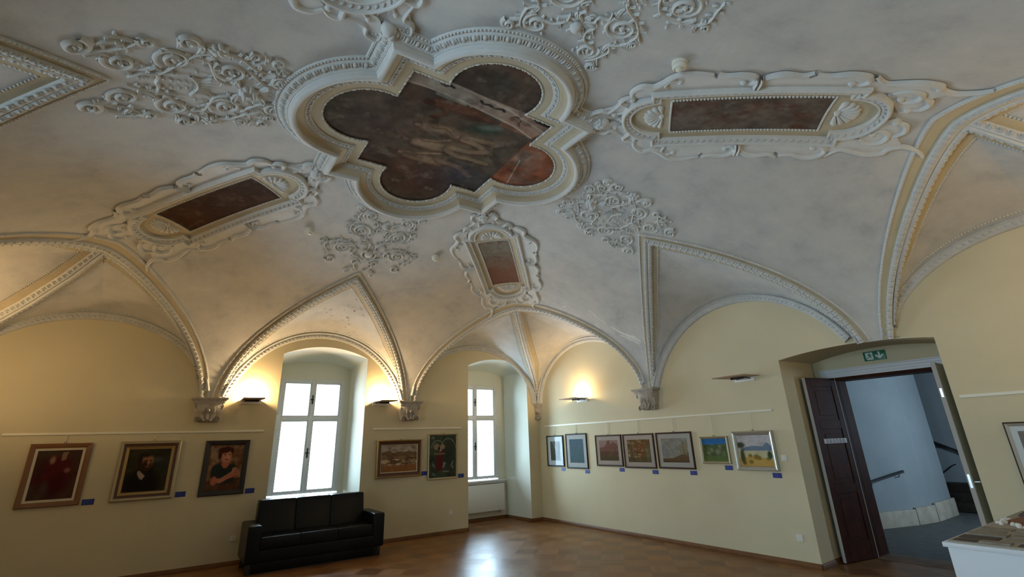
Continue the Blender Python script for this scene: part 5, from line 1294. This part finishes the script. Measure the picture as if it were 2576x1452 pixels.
# sockets, switch, sensor
def socket(label, side, c, z):
    r, W = small_box('wall_socket', label, 'socket', 'white wall sockets', side, c, .012, z, .082, .082, 'white_plastic', .006)
    mb = MB(); th = np.arange(20)/20*2*math.pi
    mb.grid(np.array([[W(c+math.cos(t)*rr, d, z+math.sin(t)*rr) for t in th] for rr, d in ((.030, .013), (.029, .006), (.001, .006))]), cv=True); part(mb, 'socket_well', 'socket_shade', r, angle=30)
    mb = MB()
    for s in (-1, 1): mb.tube([W(c+s*.010, .005, z), W(c+s*.010, .007, z)], .0028, 8)
    mb.tube([W(c, .006, z+.014), W(c, .014, z+.014)], .0025, 8); part(mb, 'contacts', 'dark_metal', r)
socket('white wall socket left of the black sofa', 'north', -5.839, .358); socket('white wall socket below the dark green painting', 'north', -2.197, .363); socket('white wall socket low on the wall left of the doorway', 'east', -5.423, .322)
r, W = small_box('light_switch', 'white light switch between silver framed picture and doorway', 'light switch', None, 'east', -5.429, .012, 1.271, .080, .080, 'white_plastic', .006)
mb = MB(); mb.rbox((-5.429-.026, .011, 1.271-.026), (-5.429+.026, .018, 1.271+.026), .003, 2, T=W); part(mb, 'rocker', 'white_plastic', r)
r, W = small_box('motion_sensor', 'small white motion sensor box beside the corner vault foot', 'sensor', None, 'east', -.142, .045, 2.585, .055, .095, 'white_plastic', .008)
mb = MB(); mb.rbox((-.142-.018, .044, 2.555), (-.142+.018, .052, 2.585), .003, 2, T=W); part(mb, 'lens', 'detector_white', r)

# ------------------------------------------------------------------ radiators
def radiator(label, a0, a1):
    root = empty('radiator', ((a0+a1)/2, .84, .18)); tag(root, label, 'radiator', 'white panel radiators')
    mb = MB(); mb.rbox((a0, .790, .185), (a1, .802, .725), .005, 2); part(mb, 'front_panel', 'white_enamel', root)
    mb = MB(); mb.rbox((a0+.005, .80, .19), (a1-.005, .885, .72), .006, 2); part(mb, 'body', 'white_enamel', root)
    mb = MB(); n = int((a1-a0)/.03)
    for k in range(n): mb.box((a0+.02+k*.03, .81, .7202), (a0+.035+k*.03, .878, .7225))
    part(mb, 'top_grille', 'white_enamel', root, smooth=False)
    mb = MB(); mb.tube([(a1-.05, .84, .19), (a1-.05, .84, .15), (a1-.05, .92, .13)], .010, 10); mb.tube([(a1-.09, .84, .155), (a1-.02, .84, .155)], .014, 10); part(mb, 'valve', 'white_enamel', root)
    mb = MB()
    for x in (a0+.15, a1-.15): mb.box((x-.02, .88, .25), (x+.02, .925, .65))
    part(mb, 'wall_bracket', 'white_enamel', root, smooth=False)
radiator('white panel radiator under the narrow window in the corner', -1.66, -.455)

# ------------------------------------------------------------------ sofa
def cushion(mb, lo, hi, r=.04, puff=.012):
    bm = bmesh.new(); bmesh.ops.create_cube(bm, size=1)
    c = [(a+b)/2 for a, b in zip(lo, hi)]; d = [b-a for a, b in zip(lo, hi)]
    for v in bm.verts: v.co = Vector([v.co[i]*d[i]+c[i] for i in range(3)])
    bmesh.ops.bevel(bm, geom=list(bm.edges), offset=r, segments=3, affect='EDGES', profile=.6)
    bmesh.ops.subdivide_edges(bm, edges=[e for e in bm.edges if e.calc_length() > .15], cuts=6, use_grid_fill=True)
    for v in bm.verts:
        q = [(v.co[i]-c[i])/(d[i]/2) for i in range(3)]
        for i in range(3):
            j, k = [x for x in range(3) if x != i]
            v.co[i] += puff*q[i]*max(0, 1-q[j]**2)*max(0, 1-q[k]**2)
    mb.bm(bm)
sofa = empty('sofa', (-4.81, -.57, 0)); tag(sofa, 'black leather three-seat sofa in front of the window', 'sofa')
SX0, SX1, SY0, SY1 = -5.77, -3.84, -.96, -.18
mb = MB(); mb.rbox((SX0+.10, SY0+.10, 0.0), (SX1-.10, SY1-.04, .145), .01, 2); part(mb, 'plinth', 'black_leather', sofa)
mb = MB(); mb.rbox((SX0+.15, SY0+.012, .14), (SX1-.15, SY1-.02, .30), .02, 3); part(mb, 'base', 'black_leather', sofa)
for x0, x1 in ((SX0, SX0+.175), (SX1-.175, SX1)):
    mb = MB(); cushion(mb, (x0, SY0, .135), (x1, SY1, .605), .030, .008); part(mb, 'armrest', 'black_leather', sofa, angle=60)
w3 = (SX1-SX0-.35)/3
for k in range(3):
    x0 = SX0+.175+k*w3
    mb = MB(); cushion(mb, (x0+.001, SY0+.005, .295), (x0+w3-.001, SY1-.16, .450), .018, .008); part(mb, 'seat_cushion', 'black_leather', sofa, angle=60)
    m2 = MB(); cushion(m2, (x0+.001, SY1-.245, .40), (x0+w3-.001, SY1-.07, .880), .022, .010)
    m2.V = [np.stack([v[:, 0], v[:, 1]-(.62-v[:, 2])*.16, v[:, 2]], 1) for v in m2.V]; part(m2, 'back_cushion', 'black_leather', sofa, angle=60)
mb = MB(); mb.rbox((SX0+.172, SY1-.10, .20), (SX1-.172, SY1-.005, .845), .03, 3); part(mb, 'back_frame', 'black_leather', sofa)
for x in (SX0+.06, SX1-.06):
    for y in (SY0+.10, SY1-.10):
        mb = MB(); mb.rbox((x-.03, y-.03, 0), (x+.03, y+.03, .14), .006, 2); part(mb, 'foot', 'dark_metal', sofa)

# ------------------------------------------------------------------ exit sign
ex = empty('exit_sign', (1.10, -6.385, 2.56)); tag(ex, 'green emergency exit sign with running figure and down arrow above the doorway', 'exit sign')
SGN = lambda u, v, d=0.0: (1.095-d, -6.255-u*.265, 2.500+v*.125)
mb = MB(); mb.rbox((-6.520, .004, 2.500), (-6.255, .024, 2.625), .003, 2, T=lambda a, d, z: (DX-d, a, z)); part(mb, 'sign_board', 'sign_green', ex)
def sp(mb, P, d): 
    tri = geometry.tessellate_polygon([[Vector((a, b, 0)) for a, b in P]]); mb.add([SGN(a, b, d) for a, b in P], [tuple(t) for t in tri])
mb = MB(); sp(mb, [(.10, .10), (.44, .10), (.44, .90), (.10, .90)], .0012)
sp(mb, [(.685, .90), (.765, .90), (.765, .42), (.86, .60), (.93, .52), (.725, .10), (.52, .52), (.59, .60), (.685, .42)], .0012); part(mb, 'white_symbols', 'sign_white', ex, smooth=False)
mb = MB(); th = np.linspace(0, 2*math.pi, 14)[:-1]
sp(mb, [(.30+.030*math.cos(t), .78+.065*math.sin(t)) for t in th], .0022); sp(mb, [(.20, .62), (.24, .70), (.33, .68), (.44, .58), (.44, .52), (.34, .60), (.32, .52), (.40, .28), (.44, .20), (.40, .14), (.36, .22), (.27, .42), (.20, .34), (.11, .34), (.11, .28), (.21, .27), (.27, .36), (.25, .56), (.19, .58), (.17, .46), (.14, .48)], .0022)
sp(mb, [(.10, .22), (.14, .22), (.14, .10), (.10, .10)], .0022); part(mb, 'running_figure', 'sign_green', ex, smooth=False)

# ------------------------------------------------------------------ the doorway joinery
d1 = empty('door_1', (DX, -6.39, 0)); tag(d1, 'dark brown double door standing open in the deep doorway', kind='structure')
mb = MB()
for y0, y1 in ((-5.80, -5.70), (-7.155, -7.125)): mb.rbox((DX-.012, y0, 0), (DX+.10, y1, 2.40), .005, 2)
part(mb, 'door_frame', 'dark_oak', d1)
mb = MB()
for z0, z1, p in ((2.325, 2.36, .030), (2.36, 2.395, .022), (2.395, 2.43, .036), (2.43, 2.445, .050)): mb.rbox((DX-p, -7.27, z0), (DX+.10, -5.62, z1), .004, 2)
part(mb, 'head_moulding', 'window_white', d1)
mb = MB(); mb.rbox((DX-.005, -7.13, 2.285), (DX+.32, -5.78, 2.328), .004, 1); part(mb, 'head_lining', 'dark_oak', d1)
for y0, y1 in ((-5.80, -5.775), (-7.155, -7.125)):
    mb = MB(); mb.rbox((DX+.10, y0, 0), (DX+.34, y1, 2.30), .003, 1); part(mb, 'jamb_lining', 'dark_oak', d1)
def door_leaf(hx, hy, ex_, ey_, hand, nm):
    L = math.hypot(ex_-hx, ey_-hy); ux, uy = (ex_-hx)/L, (ey_-hy)/L; nx, ny = -uy*hand, ux*hand
    T = lambda u, d, z: (hx+ux*u+nx*d, hy+uy*u+ny*d, z)
    mb = MB(); tk = .042
    mb.rbox((0, -.012, .012), (L, .012, 2.318), .002, 1, T=T)
    for a0, a1, z0, z1 in ((0, .10, .012, 2.318), (L-.10, L, .012, 2.318), (.10, L-.10, .012, .22), (.10, L-.10, .80, .92), (.10, L-.10, 1.62, 1.74), (.10, L-.10, 2.20, 2.318)): mb.rbox((a0, -tk/2, z0), (a1, tk/2, z1), .003, 1, T=T)
    for z0, z1 in ((.22, .80), (.92, 1.62), (1.74, 2.20)):
        for s in (-1, 1): mb.rbox((.16, s*.012-.004, z0+.06), (L-.16, s*.012+.004, z1-.06), .003, 1, T=T)
    lf = part(mb, 'door_leaf', 'dark_oak', d1)
    mb = MB(); mb.rbox((L-.001, -tk/2-.001, .012), (L+.004, tk/2+.001, 2.318), .001, 1, T=T); mb.rbox((-.002, tk/2-.002, .012), (.006, tk/2+.004, 2.318), .001, 1, T=T); part(mb, 'leaf_edge', 'worn_edge', lf)
    mb = MB(); mb.rbox((.004, tk/2-.004, .016), (L-.002, tk/2+.003, 2.314), .002, 1, T=T) if nm == 'b' else None
    if nm == 'b': part(mb, 'painted_face', 'door_grey', lf)
    return T, L, lf
T1, L1, lf1 = door_leaf(1.115, -5.785, .49, -5.665, 1, 'a')
T2, L2, lf2 = door_leaf(1.115, -7.13, .465, -7.165, 1, 'b')
mb = MB()
for s in (1,): mb.tube([T2(L2-.05, s*.022, 1.02), T2(L2-.05, s*.065, 1.02), T2(L2-.16, s*.065, 1.02)], .009, 10); mb.rbox((L2-.075, s*.024-.003, .92), (L2-.030, s*.024+.003, 1.10), .003, 1, T=T2)
part(mb, 'door_handle', 'steel', lf2)
mb = MB(); mb.rbox((L2-.0005, -.012, 1.92), (L2+.006, .012, 2.02), .001, 1, T=T2); mb.rbox((L2-.0005, -.012, .96), (L2+.006, .012, 1.10), .001, 1, T=T2); part(mb, 'latch_plate', 'steel', lf2)
# number plate on the left leaf
pl = MB(); zc0, uc = 1.463, .300
pl.rbox((uc-.235, .0205, zc0-.032), (uc+.235, .0265, zc0+.032), .002, 1, T=T1)
plo = part(pl, 'number_plate', 'plate_pale', lf1); tag(plo, 'pale plate with a row of six dark numerals')
SEG = {'0': 'abcdef', '6': 'acdefg', '5': 'acdfg', '8': 'abcdefg', '3': 'abcdg'}
mb = MB()
for k, ch in enumerate('065088'):
    cx = uc+.165-k*.066; sx = -1
    segs = dict(a=((-.016, .018), (.016, .018)), b=((.016, .018), (.016, 0)), c=((.016, 0), (.016, -.018)), d=((-.016, -.018), (.016, -.018)), e=((-.016, -.018), (-.016, 0)), f=((-.016, 0), (-.016, .018)), g=((-.016, 0), (.016, 0)))
    for s in SEG[ch]:
        (x0, z0), (x1, z1) = segs[s]; x0, x1 = sx*x0, sx*x1
        mb.box((cx+min(x0, x1)-.004, .0266, zc0+min(z0, z1)-.004), (cx+max(x0, x1)+.004, .0272, zc0+max(z0, z1)+.004), T=T1)
part(mb, 'numerals', 'plate_letter', plo, smooth=False)

# ------------------------------------------------------------------ stairwell beyond the door
def slab(name, lo, hi, mat, **k):
    mb = MB(); mb.box(lo, hi); o = mb.build(name, mat, smooth=False); tag(o, kind='structure'); return o
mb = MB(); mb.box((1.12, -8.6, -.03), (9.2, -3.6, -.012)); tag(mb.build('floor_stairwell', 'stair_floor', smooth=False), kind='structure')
mb = MB(); mb.rbox((1.10, -7.13, -.02), (1.47, -5.78, .012), .006, 2); tag(mb.build('door_threshold', 'worn_sill', smooth=True), 'worn wooden threshold board of the open doorway', 'threshold')
# north wall of the landing: runs east, ends at a corner, then steps back
def vwall(name, pts, z1, mat, thick=.0, z0=0.):
    mb = MB(); P = np.array(pts, float); mb.grid(np.stack([np.c_[P, np.full(len(P), z0-.05)], np.c_[P, np.full(len(P), z1)]], 1)); o = mb.build(name, mat, smooth=False); tag(o, kind='structure'); return o
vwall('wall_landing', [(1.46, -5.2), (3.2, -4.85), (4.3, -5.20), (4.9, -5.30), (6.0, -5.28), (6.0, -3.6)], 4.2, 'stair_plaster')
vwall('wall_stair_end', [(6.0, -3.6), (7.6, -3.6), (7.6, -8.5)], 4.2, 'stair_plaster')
mb = MB(); poly_with_holes(mb, [(1.12, 0), (1.12, 4.2), (9.2, 4.2), (9.2, 0)], [[(4.0, 1.3), (4.0, 2.4), (4.8, 2.4), (4.8, 1.3)]], lambda a, z: (a, -8.5, z)); tag(mb.build('wall_stair_south', 'stair_plaster', smooth=False), kind='structure')  # unseen opening added to let daylight into the stairwell
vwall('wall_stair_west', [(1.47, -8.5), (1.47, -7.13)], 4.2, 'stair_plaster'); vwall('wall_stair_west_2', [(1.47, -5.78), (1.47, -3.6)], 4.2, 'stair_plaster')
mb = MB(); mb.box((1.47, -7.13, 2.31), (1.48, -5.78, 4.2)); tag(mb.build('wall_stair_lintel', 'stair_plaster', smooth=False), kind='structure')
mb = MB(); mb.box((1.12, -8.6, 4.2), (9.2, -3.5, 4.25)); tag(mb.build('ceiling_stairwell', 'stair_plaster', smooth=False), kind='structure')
mb = MB()
for p0, p1, hgt in (((1.48, -5.215), (3.2, -4.87), .24), ((3.2, -4.87), (4.3, -5.22), .24), ((4.3, -5.22), (4.9, -5.32), .26), ((4.91, -5.322), (6.02, -5.30), .29)):
    d = np.array(p1)-np.array(p0); L = np.linalg.norm(d); u = d/L; nn = np.array([u[1], -u[0]])
    Tq = lambda a, b, z: (p0[0]+u[0]*a+nn[0]*b, p0[1]+u[1]*a+nn[1]*b, z); mb.rbox((.004, -.01, -.03), (L-.004, .035, hgt), .012, 2, T=Tq)
tag(mb.build('baseboard_landing', 'sandstone'), kind='structure')
def handrail(label, p0, p1, br):
    root = empty('handrail', p0); tag(root, label, 'handrail', 'dark handrails in the stairwell'); mb = MB()
    p0, p1 = np.array(p0), np.array(p1); d = (p1-p0)/np.linalg.norm(p1-p0); s = np.cross(d, [0, 0, 1.]); s /= np.linalg.norm(s); up = np.cross(s, d)
    pr = [(-.025, -.018), (-.025, .010), (-.015, .022), (.015, .022), (.025, .010), (.025, -.018)]
    mb.grid(np.array([[q+s*a+up*b for a, b in pr] for q in (p0, p1)]), cv=True); mb.F += [tuple(range(6)), tuple(range(6, 12))[::-1]]; part(mb, 'rail', 'black_rail', root, angle=30)
    for q, w_ in br:
        m2 = MB(); c0 = p0+(p1-p0)*q; m2.tube([c0-up*.015, c0-up*.05, c0-up*.075+np.array(w_)*.6, c0-up*.075+np.array(w_)], .007, 8); part(m2, 'bracket', 'black_rail', root)
handrail('short dark handrail on the pale landing wall, left part of the doorway', (3.30, -4.955, .70), (4.20, -5.245, .862), [(.88, (.02, .06, 0)), (.15, (.02, .06, 0))])
handrail('dark handrail sloping down at the back of the stairwell, beside the open right door leaf', (7.52, -4.75, 1.31), (7.52, -5.60, .88), [(.2, (.07, 0, 0)), (.8, (.07, 0, 0))])
for k in range(3):
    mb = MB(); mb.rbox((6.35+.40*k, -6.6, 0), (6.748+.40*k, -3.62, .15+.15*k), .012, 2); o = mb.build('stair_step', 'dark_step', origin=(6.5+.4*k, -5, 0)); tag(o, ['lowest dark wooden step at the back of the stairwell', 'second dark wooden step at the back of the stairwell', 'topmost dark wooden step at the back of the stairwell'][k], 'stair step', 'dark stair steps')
mb = MB(); mb.tube([(7.58, -4.55, .62)]+[(7.56, -4.60-.06*k, .60-.05*math.sin(k*.6)+.02*k) for k in range(9)], .010, 8); tag(mb.build('cable', 'black_rail', origin=(7.56, -4.9, .6)), 'dark cable hanging low on the back wall of the stairwell', 'cable')

# ------------------------------------------------------------------ display table with relief model
tb = empty('display_table', (-1.25, -8.35, 0)); tag(tb, 'white display table with a relief model on top beside the doorway', 'display table')
TX0, TX1, TY0, TY1, TZ = -2.31, -.35, -9.35, -7.66, .85
mb = MB(); mb.rbox((TX0+.02, TY0+.02, 0.0), (TX1-.02, TY1-.02, TZ-.028), .004, 2); part(mb, 'cabinet', 'table_white', tb)
mb = MB(); mb.rbox((TX0, TY0, TZ-.030), (TX1, TY1, TZ), .005, 2); part(mb, 'top_board', 'table_white', tb)
md = empty('relief_model', (-1.25, -8.35, TZ)); tag(md, 'brown and grey relief model of terrain blocks lying on the white display table', 'model')
mb = MB(); mb.box((TX0+.015, TY0+.015, TZ), (TX1-.015, TY1-.03, TZ+.012)); part(mb, 'base_board', 'model_board', md, smooth=False)
rg = random.Random(4); groups_ = {'model_grey': MB(), 'model_dark': MB(), 'model_brown': MB(), 'model_plot': MB()}
x = TX0+.05
while x < TX1-.12:
    wx = rg.uniform(.07, .13); y = TY1-.05
    while y > TY0+.12:
        wy = rg.uniform(.11, .22)
        if not (x > -1.55 and y > -8.1):
            m_ = rg.choices(list(groups_), [3, 3.2, .6, 3])[0]; hgt = TZ+.012+rg.uniform(.003, .012)
            groups_[m_].rbox((x, y-wy, TZ+.010), (x+wx, y, hgt), .002, 1)
        y -= wy+rg.uniform(.018, .04)
    x += wx+rg.uniform(.022, .05)
for k, v in groups_.items():
    if v.n: tag(part(v, 'terrain_plot', k, md), kind='stuff')
def mound(cx, cy, rx, ry, h, mat, nm, seed):
    g = np.random.default_rng(seed); n = 26; th = np.arange(n)/n*2*math.pi; rows = []
    wob = 1+.12*np.sin(3*th+seed)+.07*np.sin(7*th); zt = TZ+.012
    for q in np.linspace(1, .0, 7): rows.append(np.stack([cx+rx*q*wob*np.cos(th), cy+ry*q*wob*np.sin(th), zt-.002+h*(1-q**2.2)+.008*g.random(n)*(q < .98)], 1))
    mb = MB(); mb.grid(np.stack(rows), cv=True); part(mb, nm, mat, md, angle=60)
mound(-1.12, -7.98, .25, .21, .065, 'model_brown', 'earth_mound', 2); mound(-.72, -8.25, .30, .16, .05, 'model_grey', 'grey_mound', 5)
mound(-.60, -7.86, .28, .12, .055, 'model_dark', 'dark_ridge', 8)
mb = MB()
for k in range(26):
    a = rg.uniform(1.2, 3.6); q = rg.uniform(1.0, 1.25); px, py = -1.12+.27*q*math.cos(a), -7.98+.23*q*math.sin(a)
    if py < TY1-.05: domes(mb, np.array([px, py, TZ+.010]), np.array([1., 0, 0]), np.array([0, 1., 0]), np.array([0, 0, 1.]), rg.uniform(.012, .03), rg.uniform(.012, .025), rg.uniform(.015, .035), 7, 2)
for k in range(14): domes(mb, np.array([-1.05+rg.uniform(-.1, .25), -8.28+rg.uniform(-.05, .06), TZ+.010]), np.array([1., 0, 0]), np.array([0, 1., 0]), np.array([0, 0, 1.]), rg.uniform(.012, .035), rg.uniform(.012, .03), rg.uniform(.015, .04), 7, 2)
tag(part(mb, 'pale_rocks', 'model_white', md, angle=60), kind='stuff')
mb = MB()
for k in range(3): mb.rbox((-.95+.2*k, -9.0+.1*k, TZ+.01), (-.62+.2*k, -8.55+.1*k, TZ+.075+.03*k), .006, 1)
part(mb, 'terrace', 'model_grey', md)
